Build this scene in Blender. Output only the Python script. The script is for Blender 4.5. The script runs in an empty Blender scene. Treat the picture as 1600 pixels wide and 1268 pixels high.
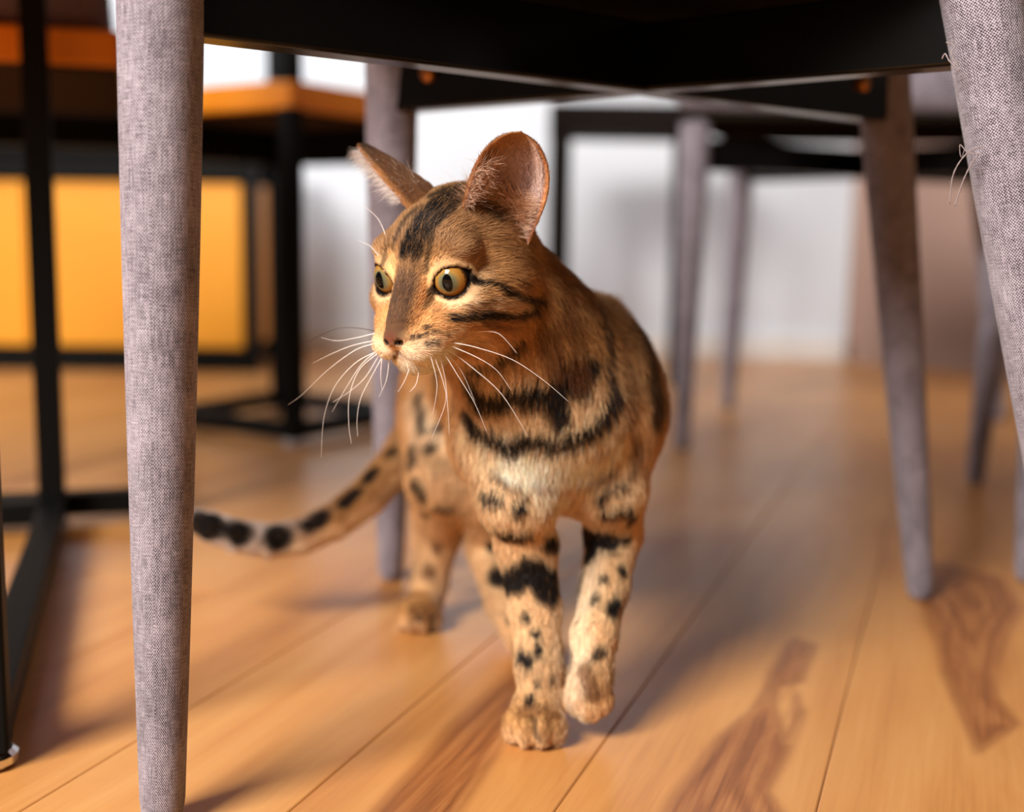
import bpy, bmesh, math, random
import numpy as np
from mathutils import Matrix, Vector
random.seed(7)
SC = bpy.context.scene
COL = SC.collection

# ------------------------------------------------------------------ camera
CAM_F, CAM_P, CAM_R, CAM_H = 1900.0, math.radians(8.0), math.radians(0.8), 0.29
cd = bpy.data.cameras.new('camera')
cam = bpy.data.objects.new('camera', cd)
COL.objects.link(cam)
_f = Vector((0, math.cos(CAM_P), -math.sin(CAM_P)))
_r0 = Vector((1, 0, 0))
_u0 = Vector((0, math.sin(CAM_P), math.cos(CAM_P)))
_r = _r0 * math.cos(CAM_R) + _u0 * math.sin(CAM_R)
_u = _u0 * math.cos(CAM_R) - _r0 * math.sin(CAM_R)
M = Matrix.Identity(4)
for i in range(3):
    M[i][0] = _r[i]; M[i][1] = _u[i]; M[i][2] = -_f[i]
M[2][3] = CAM_H
cam.matrix_world = M
cd.sensor_fit = 'HORIZONTAL'
cd.sensor_width = 36.0
cd.lens = CAM_F / 1600.0 * 36.0
cd.clip_start = 0.02
cd.dof.use_dof = True
cd.dof.focus_distance = 0.600
cd.dof.aperture_fstop = 3.1
SC.camera = cam

# ------------------------------------------------------------------ world, daylight, exposure
w = bpy.data.worlds.new('world'); SC.world = w
w.use_nodes = True
w.node_tree.nodes['Background'].inputs[0].default_value = (0.62, 0.78, 1.0, 1)
w.node_tree.nodes['Background'].inputs[1].default_value = 0.05
SC.view_settings.view_transform = 'Standard'
SC.view_settings.look = 'None'
SC.view_settings.gamma = 1.0
SC.view_settings.use_curve_mapping = False
SC.view_settings.exposure = 0.0

def area(name, loc, target, sx, sy, power, col, spread=180):
    l = bpy.data.lights.new(name, 'AREA'); l.shape = 'RECTANGLE'
    l.size = sx; l.size_y = sy; l.energy = power; l.color = col; l.spread = math.radians(spread)
    o = bpy.data.objects.new(name, l); COL.objects.link(o)
    o.location = loc
    d = Vector(target) - Vector(loc)
    o.rotation_euler = d.to_track_quat('-Z', 'Y').to_euler()
    return o
# daylight that comes in through the tall front window and the side window
area('front_window_daylight', (-1.42, -0.97, 1.80), (-0.1, 0.8, 0.2), 1.05, 0.95, 170, (1.0, 0.965, 0.92))
area('side_window_daylight', (-2.30, 2.1, 1.75), (0.6, 2.95, 0.5), 1.3, 1.2, 22, (0.88, 0.94, 1.0), 80)

# ------------------------------------------------------------------ helpers
def srgb(r, g, b):
    f = lambda c: (c / 255 / 12.92) if c / 255 <= 0.04045 else ((c / 255 + 0.055) / 1.055) ** 2.4
    return (f(r), f(g), f(b), 1)

def link(o, parent=None):
    COL.objects.link(o)
    if parent is not None:
        o.parent = parent
    return o

def empty(name, loc=(0, 0, 0), rotz=0.0):
    o = bpy.data.objects.new(name, None)
    o.empty_display_size = 0.05
    o.location = loc; o.rotation_euler = (0, 0, rotz)
    return link(o)

def tag(o, label=None, cat=None, group=None, kind=None):
    if label: o['label'] = label
    if cat: o['category'] = cat
    if group: o['group'] = group
    if kind: o['kind'] = kind
    return o

class MB:
    """collects shapes into one mesh"""
    def __init__(s):
        s.v = []; s.f = []; s.uv = []
    def add(s, vs, fs, uvs=None):
        n = len(s.v)
        s.v += [tuple(v) for v in vs]
        s.f += [tuple(i + n for i in f) for f in fs]
        s.uv += [tuple(u) for u in uvs] if uvs is not None else [(v[0], v[1]) for v in vs]
    def build(s, name, mat, parent=None, smooth=False, bevel=0, seg=2):
        me = bpy.data.meshes.new(name)
        me.from_pydata(s.v, [], s.f)
        ul = me.uv_layers.new(name='UVMap')
        uv = np.array(s.uv, dtype=np.float32)
        li = np.empty(len(me.loops), dtype=np.int32); me.loops.foreach_get('vertex_index', li)
        ul.data.foreach_set('uv', uv[li].ravel())
        bm = bmesh.new(); bm.from_mesh(me)
        bmesh.ops.recalc_face_normals(bm, faces=bm.faces)
        bm.to_mesh(me); bm.free()
        if smooth:
            me.polygons.foreach_set('use_smooth', [True] * len(me.polygons))
        me.materials.append(mat)
        o = bpy.data.objects.new(name, me)
        if bevel:
            m = o.modifiers.new('bevel', 'BEVEL'); m.width = bevel; m.segments = seg; m.limit_method = 'ANGLE'
        return link(o, parent)

def box(mb, c, size, ax=(1, 0, 0), ay=(0, 1, 0), az=(0, 0, 1)):
    c = Vector(c); ax, ay, az = Vector(ax), Vector(ay), Vector(az)
    vs = [c + ax * (size[0] / 2 * i) + ay * (size[1] / 2 * j) + az * (size[2] / 2 * k)
          for k in (-1, 1) for j in (-1, 1) for i in (-1, 1)]
    mb.add(vs, [(0, 1, 3, 2), (4, 6, 7, 5), (0, 4, 5, 1), (2, 3, 7, 6), (0, 2, 6, 4), (1, 5, 7, 3)])

def bar(mb, a, b, w, h, up=(0, 0, 1)):
    """square tube from a to b, w wide and h high"""
    a, b = Vector(a), Vector(b)
    d = (b - a); L = d.length; d.normalize()
    s = d.cross(Vector(up)).normalized(); u = s.cross(d).normalized()
    box(mb, (a + b) / 2, (L, w, h), d, s, u)

def tube(mb, pts, rad, n=11, cap=True):
    """round tube along pts with one radius per point"""
    pts = [Vector(p) for p in pts]
    if not hasattr(rad, '__len__'): rad = [rad] * len(pts)
    t0 = (pts[1] - pts[0]).normalized()
    ref = Vector((0, 0, 1)) if abs(t0.z) < 0.9 else Vector((1, 0, 0))
    s = t0.cross(ref).normalized()
    vs = []; uv = []; L = 0
    for i, p in enumerate(pts):
        if i: L += (p - pts[i - 1]).length
        t = (pts[min(i + 1, len(pts) - 1)] - pts[max(i - 1, 0)]).normalized()
        s = (s - t * s.dot(t)).normalized(); u = t.cross(s)
        for k in range(n):
            a = 2 * math.pi * k / (n - 1)
            vs.append(p + (s * math.cos(a) + u * math.sin(a)) * rad[i])
            uv.append((k / (n - 1) * 2 * math.pi * rad[0], L))
    fs = []
    for i in range(len(pts) - 1):
        for k in range(n - 1):
            k2 = k + 1
            fs.append((i * n + k, i * n + k2, (i + 1) * n + k2, (i + 1) * n + k))
    if cap:
        fs.append(tuple(range(n - 1))[::-1]); fs.append(tuple(range((len(pts) - 1) * n, len(pts) * n - 1)))
    mb.add(vs, fs, uv)

def copy_tree(o, parent=None):
    c = o.copy(); COL.objects.link(c); c.parent = parent
    for ch in list(o.children):
        copy_tree(ch, c)
    return c

class NT:
    """small node-tree helper"""
    def __init__(s, name):
        s.m = bpy.data.materials.new(name); s.m.use_nodes = True
        s.t = s.m.node_tree; s.t.nodes.clear()
        s.out = s.n('ShaderNodeOutputMaterial')
    def n(s, t, **kw):
        d = s.t.nodes.new(t)
        for k, v in kw.items(): setattr(d, k, v)
        return d
    def set(s, node, name, v):
        i = node.inputs[name]
        if isinstance(v, bpy.types.NodeSocket): s.t.links.new(v, i)
        else: i.default_value = v
    def math(s, op, a, b=None, c=None, clamp=False):
        d = s.n('ShaderNodeMath', operation=op, use_clamp=clamp)
        for i, v in enumerate((a, b, c)):
            if v is not None: s.set(d, i, v)
        return d.outputs[0]
    def ramp(s, fac, stops):
        d = s.n('ShaderNodeValToRGB')
        e = d.color_ramp.elements
        while len(e) < len(stops): e.new(0.5)
        for x, (pos, c) in zip(e, stops):
            x.position = pos; x.color = c
        s.set(d, 'Fac', fac)
        return d.outputs['Color']
    def mix(s, fac, a, b):
        d = s.n('ShaderNodeMix', data_type='RGBA')
        s.set(d, 0, fac); s.set(d, 6, a); s.set(d, 7, b)
        return d.outputs[2]
    def coords(s, kind='Object', scale=(1, 1, 1), rot=(0, 0, 0), loc=(0, 0, 0)):
        tc = s.n('ShaderNodeTexCoord'); mp = s.n('ShaderNodeMapping')
        s.t.links.new(tc.outputs[kind], mp.inputs[0])
        mp.inputs['Scale'].default_value = scale; mp.inputs['Rotation'].default_value = rot; mp.inputs['Location'].default_value = loc
        return mp.outputs[0]
    def noise(s, vec, scale, detail=3, rough=0.5, dist=0.0):
        d = s.n('ShaderNodeTexNoise'); s.set(d, 'Vector', vec)
        d.inputs['Scale'].default_value = scale; d.inputs['Detail'].default_value = detail
        d.inputs['Roughness'].default_value = rough; d.inputs['Distortion'].default_value = dist
        return d.outputs['Fac']
    def bsdf(s, **kw):
        d = s.n('ShaderNodeBsdfPrincipled')
        for k, v in kw.items(): s.set(d, k.replace('_', ' '), v)
        s.t.links.new(d.outputs[0], s.out.inputs[0])
        return d
    def bump(s, h, strength, dist):
        d = s.n('ShaderNodeBump'); s.set(d, 'Height', h)
        d.inputs['Strength'].default_value = strength; d.inputs['Distance'].default_value = dist
        return d.outputs[0]

def plain(name, col, rough=0.5, metal=0.0, spec=0.5, noise_amt=0.06, nscale=40, **kw):
    t = NT(name)
    f = t.noise(t.coords(), nscale, 4)
    c = t.mix(t.math('MULTIPLY', f, noise_amt * 2), col, tuple(x * 0.7 for x in col[:3]) + (1,))
    b = t.bsdf(Base_Color=c, Roughness=rough, Metallic=metal)
    b.inputs['Specular IOR Level'].default_value = spec
    for k, v in kw.items(): t.set(b, k.replace('_', ' '), v)
    return t.m

# ------------------------------------------------------------------ materials of the room
def mat_fabric():
    t = NT('mauve_grey_woven_fabric')
    uv = t.n('ShaderNodeUVMap').outputs[0]
    sep = t.n('ShaderNodeSeparateXYZ'); t.set(sep, 0, uv)
    u, v = sep.outputs[0], sep.outputs[1]
    wob = t.noise(uv, 260, 2)
    wob = t.math('MULTIPLY', t.math('SUBTRACT', wob, 0.5), 2.6)
    K = 2 * math.pi / 0.0017
    a = t.math('SINE', t.math('ADD', t.math('MULTIPLY', u, K), wob))
    b = t.math('SINE', t.math('ADD', t.math('MULTIPLY', v, K), wob))
    tw = t.math('MULTIPLY', a, b)
    tw = t.math('MULTIPLY_ADD', tw, 0.5, 0.5)
    mp1 = t.n('ShaderNodeMapping'); t.set(mp1, 0, uv); mp1.inputs['Scale'].default_value = (1, 14, 1)
    slubh = t.noise(mp1.outputs[0], 120, 3, 0.6)
    mp2 = t.n('ShaderNodeMapping'); t.set(mp2, 0, uv); mp2.inputs['Scale'].default_value = (12, 1, 1)
    slubv = t.noise(mp2.outputs[0], 95, 3, 0.6)
    big = t.noise(uv, 30, 2)
    s = t.math('MULTIPLY_ADD', tw, 0.42, t.math('MULTIPLY', slubh, 0.42))
    s = t.math('ADD', s, t.math('MULTIPLY', slubv, 0.42))
    s = t.math('ADD', s, t.math('MULTIPLY', t.math('SUBTRACT', big, 0.5), 0.25))
    c = t.ramp(s, [(0.38, srgb(40, 34, 39)), (0.58, srgb(94, 85, 93)), (0.76, srgb(190, 180, 190))])
    bs = t.bsdf(Base_Color=c, Roughness=0.95, Normal=t.bump(s, 0.7, 0.0008))
    bs.inputs['Specular IOR Level'].default_value = 0.1
    bs.inputs['Sheen Weight'].default_value = 0.15
    return t.m
FABRIC = mat_fabric()
STEEL = plain('black_powder_coated_steel', (0.005, 0.005, 0.0046, 1), 0.55, 0.0, 0.08)
BAR_STEEL = plain('black_satin_steel_bar', (0.002, 0.0019, 0.0017, 1), 0.22, 0.0, 0.28)
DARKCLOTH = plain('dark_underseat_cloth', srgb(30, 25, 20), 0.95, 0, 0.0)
BRASS = plain('brass_screw', srgb(200, 130, 70), 0.35, 0.9)
CHROME = plain('chrome_glide', (0.75, 0.75, 0.75, 1), 0.15, 1.0)
CLEAR = plain('pale_plastic_glide', srgb(190, 180, 178), 0.3)
ORANGEWOOD = plain('orange_lacquered_wood', srgb(248, 150, 22), 0.42, 0, 0.4, 0.15, 12)
CUSHION = plain('grey_cushion_cloth', srgb(118, 104, 108), 0.95, 0, 0.1)
YELLOW = plain('yellow_lacquered_panel', srgb(244, 164, 40), 0.45, 0, 0.4, 0.2, 4)
WALLM = plain('white_wall_paint', srgb(226, 230, 236), 0.9, 0, 0.2, 0.03, 8)
TAUPE = plain('taupe_wall_shade', srgb(158, 128, 114), 0.9, 0, 0.2, 0.05, 8)  # dimmer light on the right wall, put into its base colour
TRIMM = plain('white_trim_paint', srgb(236, 232, 228), 0.5)
THREAD = plain('pale_cotton_thread', srgb(150, 136, 136), 0.9)
GLASS_T = NT('window_glass'); _g = GLASS_T.bsdf(Base_Color=(1, 1, 1, 1), Roughness=0.0)
_g.inputs['Transmission Weight'].default_value = 1.0; _g.inputs['IOR'].default_value = 1.02
GLASS = GLASS_T.m

# ------------------------------------------------------------------ floor of boards
def mat_wood():
    t = NT('honey_maple_board')
    at = t.n('ShaderNodeAttribute'); at.attribute_name = 'heart'
    oi = t.n('ShaderNodeObjectInfo')
    co = t.n('ShaderNodeTexCoord').outputs['Object']
    off = t.n('ShaderNodeVectorMath', operation='SCALE')
    cmb = t.n('ShaderNodeCombineXYZ'); t.set(cmb, 0, oi.outputs['Random']); t.set(cmb, 1, oi.outputs['Random']); t.set(cmb, 2, oi.outputs['Random'])
    t.set(off, 0, cmb.outputs[0]); off.inputs['Scale'].default_value = 37.0
    add = t.n('ShaderNodeVectorMath', operation='ADD'); t.set(add, 0, co); t.set(add, 1, off.outputs[0])
    mp = t.n('ShaderNodeMapping'); t.set(mp, 0, add.outputs[0]); mp.inputs['Scale'].default_value = (9, 0.9, 9)
    g1 = t.noise(mp.outputs[0], 2.4, 5, 0.6, 1.2)
    mp2 = t.n('ShaderNodeMapping'); t.set(mp2, 0, add.outputs[0]); mp2.inputs['Scale'].default_value = (60, 1.6, 60)
    g2 = t.noise(mp2.outputs[0], 6, 3, 0.6, 0.3)
    g3 = t.noise(add.outputs[0], 5, 2, 0.5)
    s = t.math('ADD', t.math('MULTIPLY', g1, 0.6), t.math('MULTIPLY', g2, 0.25))
    s = t.math('ADD', s, t.math('MULTIPLY', g3, 0.25))
    s = t.math('ADD', s, t.math('MULTIPLY', t.math('SUBTRACT', oi.outputs['Random'], 0.5), 0.14))
    light = t.ramp(s, [(0.30, srgb(176, 112, 56)), (0.52, srgb(200, 138, 76)), (0.78, srgb(214, 158, 96))])
    # heartwood: warm brown with darker growth rings
    h = at.outputs['Fac']
    wave = t.math('SINE', t.math('ADD', t.math('MULTIPLY', h, 30.0), t.math('MULTIPLY', g1, 24.0)))
    hw = t.math('MULTIPLY_ADD', wave, 0.13, t.math('MULTIPLY', g2, 0.9))
    heart = t.ramp(hw, [(0.15, srgb(122, 70, 36)), (0.5, srgb(156, 96, 50)), (0.85, srgb(184, 124, 70))])
    hn = t.math('ADD', h, t.math('MULTIPLY', t.math('SUBTRACT', g2, 0.5), 0.10))
    fac = t.math('MULTIPLY', t.math('SUBTRACT', hn, 0.44), 7.0, clamp=True)
    edge = t.math('SUBTRACT', 1.0, t.math('MULTIPLY', t.math('ABSOLUTE', t.math('SUBTRACT', hn, 0.52)), 22.0), clamp=True)
    col = t.mix(fac, light, heart)
    col = t.mix(t.math('MULTIPLY', edge, 0.30), col, srgb(140, 82, 40))
    rough = t.math('MULTIPLY_ADD', g2, 0.12, 0.27)
    b = t.bsdf(Base_Color=col, Roughness=rough, Normal=t.bump(g2, 0.08, 0.0006))
    b.inputs['Specular IOR Level'].default_value = 0.42
    return t.m
WOOD = mat_wood()
SEAM = plain('dark_floor_joint', srgb(120, 76, 40), 0.9)
WALNUT = plain('wood_edge', srgb(150, 95, 50), 0.5)

RX0, RX1, RY0, RY1 = -2.4, 1.75, -1.05, 3.35
m = MB(); box(m, ((RX0 + RX1) / 2, (RY0 + RY1) / 2, -0.03), (RX1 - RX0, RY1 - RY0, 0.02))
floor = m.build('floor', SEAM); tag(floor, kind='structure')
AL = math.radians(20.0)
DX, DN = np.array([math.sin(AL), math.cos(AL)]), np.array([math.cos(AL), -math.sin(AL)])   # along a board, across it
PW = 0.125

# heartwood figures as outlines in board space (across n, along s)
def board_ns(x, y): return (x * DN[0] + y * DN[1], x * DX[0] + y * DX[1])
HEARTS = [
    [(0.074, 0.57), (0.085, 0.60), (0.103, 0.64), (0.123, 0.681), (0.150, 0.72), (0.165, 0.754), (0.176, 0.79), (0.198, 0.842), (0.210, 0.862), (0.222, 0.846),
     (0.205, 0.80), (0.194, 0.770), (0.178, 0.762), (0.168, 0.73), (0.166, 0.70), (0.163, 0.672), (0.172, 0.70), (0.182, 0.74), (0.187, 0.765), (0.184, 0.72), (0.160, 0.655), (0.14, 0.61), (0.142, 0.585), (0.135, 0.50), (0.09, 0.40), (0.03, 0.45)],
    [(0.345, 1.03), (0.329, 0.938), (0.312, 0.86), (0.294, 0.793), (0.28, 0.72), (0.268, 0.66), (0.289, 0.682), (0.312, 0.706), (0.316, 0.75), (0.335, 0.80), (0.37, 0.87), (0.41, 0.94), (0.43, 1.03), (0.39, 1.08)],
    [(-0.069, 0.581), (-0.035, 0.69), (-0.002, 0.780), (0.02, 0.85), (0.012, 0.78), (0.006, 0.716), (-0.006, 0.65), (-0.024, 0.58), (-0.05, 0.50), (-0.11, 0.40), (-0.125, 0.43)],
    [(-0.62, 1.30), (-0.58, 1.42), (-0.50, 1.62), (-0.47, 1.70), (-0.49, 1.55), (-0.55, 1.36)],
]
HEARTS = [np.array([board_ns(*p) for p in h]) for h in HEARTS]
def poly_sd(P, Q):
    """signed distance (inside positive) of points P (n,2) to polygon Q"""
    d = np.full(len(P), 1e9); ins = np.zeros(len(P), bool)
    for i in range(len(Q)):
        a, b = Q[i], Q[(i + 1) % len(Q)]
        e = b - a; w_ = P - a
        t = np.clip((w_ @ e) / (e @ e), 0, 1)
        d = np.minimum(d, np.linalg.norm(w_ - t[:, None] * e, axis=1))
        c = (a[1] > P[:, 1]) != (b[1] > P[:, 1])
        with np.errstate(divide='ignore', invalid='ignore'):
            xx = (b[0] - a[0]) * (P[:, 1] - a[1]) / (b[1] - a[1]) + a[0]
        ins ^= c & (P[:, 0] < xx)
    return np.where(ins, d, -d)

def make_board(n0, s0, s1):
    """one board from across-position n0, length s0..s1; origin at its centre"""
    W_, L_ = PW - 0.0005, (s1 - s0) - 0.0006
    nc, sc = n0 + PW / 2, (s0 + s1) / 2
    hit = [h for h in HEARTS if h[:, 0].min() < n0 + PW and h[:, 0].max() > n0 and h[:, 1].min() < s1 and h[:, 1].max() > s0]
    ni, nj = (26, max(2, int(L_ / 0.005))) if hit else (1, 1)
    bev = 0.0008
    xs = np.concatenate([[-W_ / 2], np.linspace(-W_ / 2 + bev, W_ / 2 - bev, ni + 1), [W_ / 2]])
    ys = np.concatenate([[-L_ / 2], np.linspace(-L_ / 2 + bev, L_ / 2 - bev, nj + 1), [L_ / 2]])
    X, Y = np.meshgrid(xs, ys, indexing='ij')
    Zt = np.zeros_like(X); Zt[0, :] = Zt[-1, :] = -bev * 0.7; Zt[:, 0] = Zt[:, -1] = -bev * 0.7
    nx, ny = len(xs), len(ys)
    V = np.stack([X.ravel(), Y.ravel(), Zt.ravel()], 1)
    idx = np.arange(nx * ny).reshape(nx, ny)
    F = np.stack([idx[:-1, :-1].ravel(), idx[1:, :-1].ravel(), idx[1:, 1:].ravel(), idx[:-1, 1:].ravel()], 1).tolist()
    k = nx * ny
    cor = [(-W_ / 2, -L_ / 2), (W_ / 2, -L_ / 2), (W_ / 2, L_ / 2), (-W_ / 2, L_ / 2)]
    tops = [idx[0, 0], idx[-1, 0], idx[-1, -1], idx[0, -1]]
    V = np.vstack([V, [(x, y, -0.02) for x, y in cor]])
    rim = [list(idx[:, 0]), list(idx[-1, :]), list(idx[::-1, -1]), list(idx[0, ::-1])]
    for i in range(4):
        F.append([k + i, k + (i + 1) % 4] + [int(q) for q in rim[i][::-1]])
    F.append([k + 3, k + 2, k + 1, k])
    me = bpy.data.meshes.new('plank'); me.from_pydata(V.tolist(), [], F)
    if hit:
        P = np.stack([V[:, 0] + nc, V[:, 1] + sc], 1)
        sd = np.max([poly_sd(P, h) for h in hit], axis=0)
        inside = (P[:, 0] > n0 - 1e-4) & (P[:, 0] < n0 + PW + 1e-4)
        at = me.attributes.new('heart', 'FLOAT', 'POINT')
        at.data.foreach_set('value', np.clip(0.5 + sd * 14, 0, 1).astype(np.float32))
    me.materials.append(WOOD)
    o = bpy.data.objects.new('plank', me)
    c = DN * nc + DX * sc
    o.location = (c[0], c[1], 0.0); o.rotation_euler = (0, 0, -AL)
    link(o, floor)
    return o

rng = random.Random(3)
n_first = -0.302 - 18 * PW
corners = [board_ns(x, y) for x in (RX0, RX1) for y in (-0.35, RY1)]
for k in range(60):
    n0 = n_first + k * PW
    if n0 + PW < min(c[0] for c in corners) or n0 > max(c[0] for c in corners): continue
    s = -1.6 - rng.random() * 1.2
    if abs(n0 + 0.302) < 0.3: s = -1.0 + 0.1 * (k % 3)
    while s < 4.2:
        L_ = 1.5 + rng.random() * 0.7 if abs(n0 + 0.302) > 0.3 else 2.3
        # clip to the room with a small overhang under the walls
        a, b = s, s + L_
        c0, c1 = DN * (n0 + PW / 2) + DX * a, DN * (n0 + PW / 2) + DX * b
        ok = []
        for q in np.linspace(a, b, 60):
            c = DN * (n0 + PW / 2) + DX * q
            ok.append(RX0 - 0.02 < c[0] < RX1 + 0.02 and -1.04 < c[1] < RY1 - 0.02)
        if any(ok):
            qs = np.linspace(a, b, 60)[np.array(ok)]
            if qs[-1] - qs[0] > 0.1:
                make_board(n0, qs[0] if not ok[0] else a, qs[-1] if not ok[-1] else b)
        s += L_

# ------------------------------------------------------------------ walls, ceiling, windows
def wall(name, a, b, z0, z1, mat, th=0.12, parent=None):
    a, b = Vector((*a, 0)), Vector((*b, 0)); d = (b - a).normalized(); nrm = Vector((d.y, -d.x, 0))
    m = MB(); c = (a + b) / 2 + nrm * th / 2 + Vector((0, 0, (z0 + z1) / 2))
    box(m, c, ((b - a).length, th, z1 - z0), d, nrm)
    o = m.build(name, mat, parent)
    if parent is None: tag(o, kind='structure')
    return o
ZC = 2.7
UNSEEN = plain('warm_grey_wall_paint', srgb(84, 78, 74), 0.9, 0, 0.2, 0.03, 8)
BW0, BW1 = (-2.4, 3.21), (0.80, 2.92)       # the back wall line up to the corner
wb = wall('wall_back', BW1, BW0, 0.0, ZC, WALLM)
wr = wall('wall_right', (1.75, 2.14), BW1, 0.0, ZC, TAUPE)  # darker than the back wall; the tone carries its shade
wr2 = wall('wall_side', (1.75, -1.05), (1.75, 2.14), 0.0, ZC, UNSEEN)
wl = MB()
def wseg(m, x, y0, y1, z0, z1): box(m, (x - 0.06, (y0 + y1) / 2, (z0 + z1) / 2), (0.12, y1 - y0, z1 - z0))
wseg(wl, RX0, -1.05, 1.4, 0, ZC); wseg(wl, RX0, 2.8, 3.21, 0, ZC); wseg(wl, RX0, 1.4, 2.8, 0, 1.1); wseg(wl, RX0, 1.4, 2.8, 2.4, ZC)
tag(wl.build('wall_left', UNSEEN), kind='structure')
wf = MB()
def wsegf(m, x0, x1, z0, z1): box(m, ((x0 + x1) / 2, -1.05 - 0.06, (z0 + z1) / 2), (x1 - x0, 0.12, z1 - z0))
wsegf(wf, -2.52, -2.07, 0, ZC); wsegf(wf, -0.77, 1.87, 0, ZC); wsegf(wf, -2.07, -0.77, 0, 1.2); wsegf(wf, -2.07, -0.77, 2.4, ZC)
tag(wf.build('wall_front', UNSEEN), kind='structure')
m = MB(); box(m, ((RX0 + RX1) / 2, 1.1, ZC + 0.05), (RX1 - RX0 + 0.24, 4.5, 0.1)); tag(m.build('ceiling', UNSEEN), kind='structure')
def window(name, c, ax, w_, h_):
    m = MB(); ax = Vector(ax); c = Vector(c); az = Vector((0, 0, 1)); ay = az.cross(ax)
    for sgn in (-1, 1):
        box(m, c + ax * (sgn * (w_ / 2 - 0.03)), (0.06, 0.07, h_), ax, ay); box(m, c + az * (sgn * (h_ / 2 - 0.03)), (w_, 0.07, 0.06), ax, ay)
    box(m, c, (0.05, 0.06, h_), ax, ay)
    o = tag(m.build(name, TRIMM, bevel=0.004), kind='structure')
    return o
window('window_1', (-1.42, -1.11, 1.80), (1, 0, 0), 1.3, 1.2)
window('window_2', (-2.46, 2.1, 1.75), (0, 1, 0), 1.4, 1.3)
# low white baseboards
d = (Vector((*BW1, 0)) - Vector((*BW0, 0))).normalized(); nn = Vector((d.y, -d.x, 0))
m = MB(); a = Vector((*BW0, 0)) + nn * 0.008; b = Vector((*BW1, 0)) + nn * 0.008
bar(m, a + Vector((0, 0, 0.03)), b + Vector((0, 0, 0.03)), 0.014, 0.06)
tag(m.build('baseboard_back', TRIMM, bevel=0.003), kind='structure')

# ------------------------------------------------------------------ fabric-covered chair
def leg_mesh(mb, top, foot, r0, r1, n=40):
    """tapered upholstered leg with a rounded foot"""
    top, foot = Vector(top), Vector(foot)
    ts = [0, 0.04, 0.10, 0.2, 0.3, 0.4, 0.5, 0.6, 0.7, 0.8, 0.9, 0.97, 0.985, 0.995, 1.0]
    pts = [top.lerp(foot, t) for t in ts]
    rad = [r0 + (r1 - r0) * t ** 1.45 for t in ts]
    rad[-3] = r1 * 0.97; rad[-2] = r1 * 0.86; rad[-1] = r1 * 0.6
    tube(mb, pts, rad, n)

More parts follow.
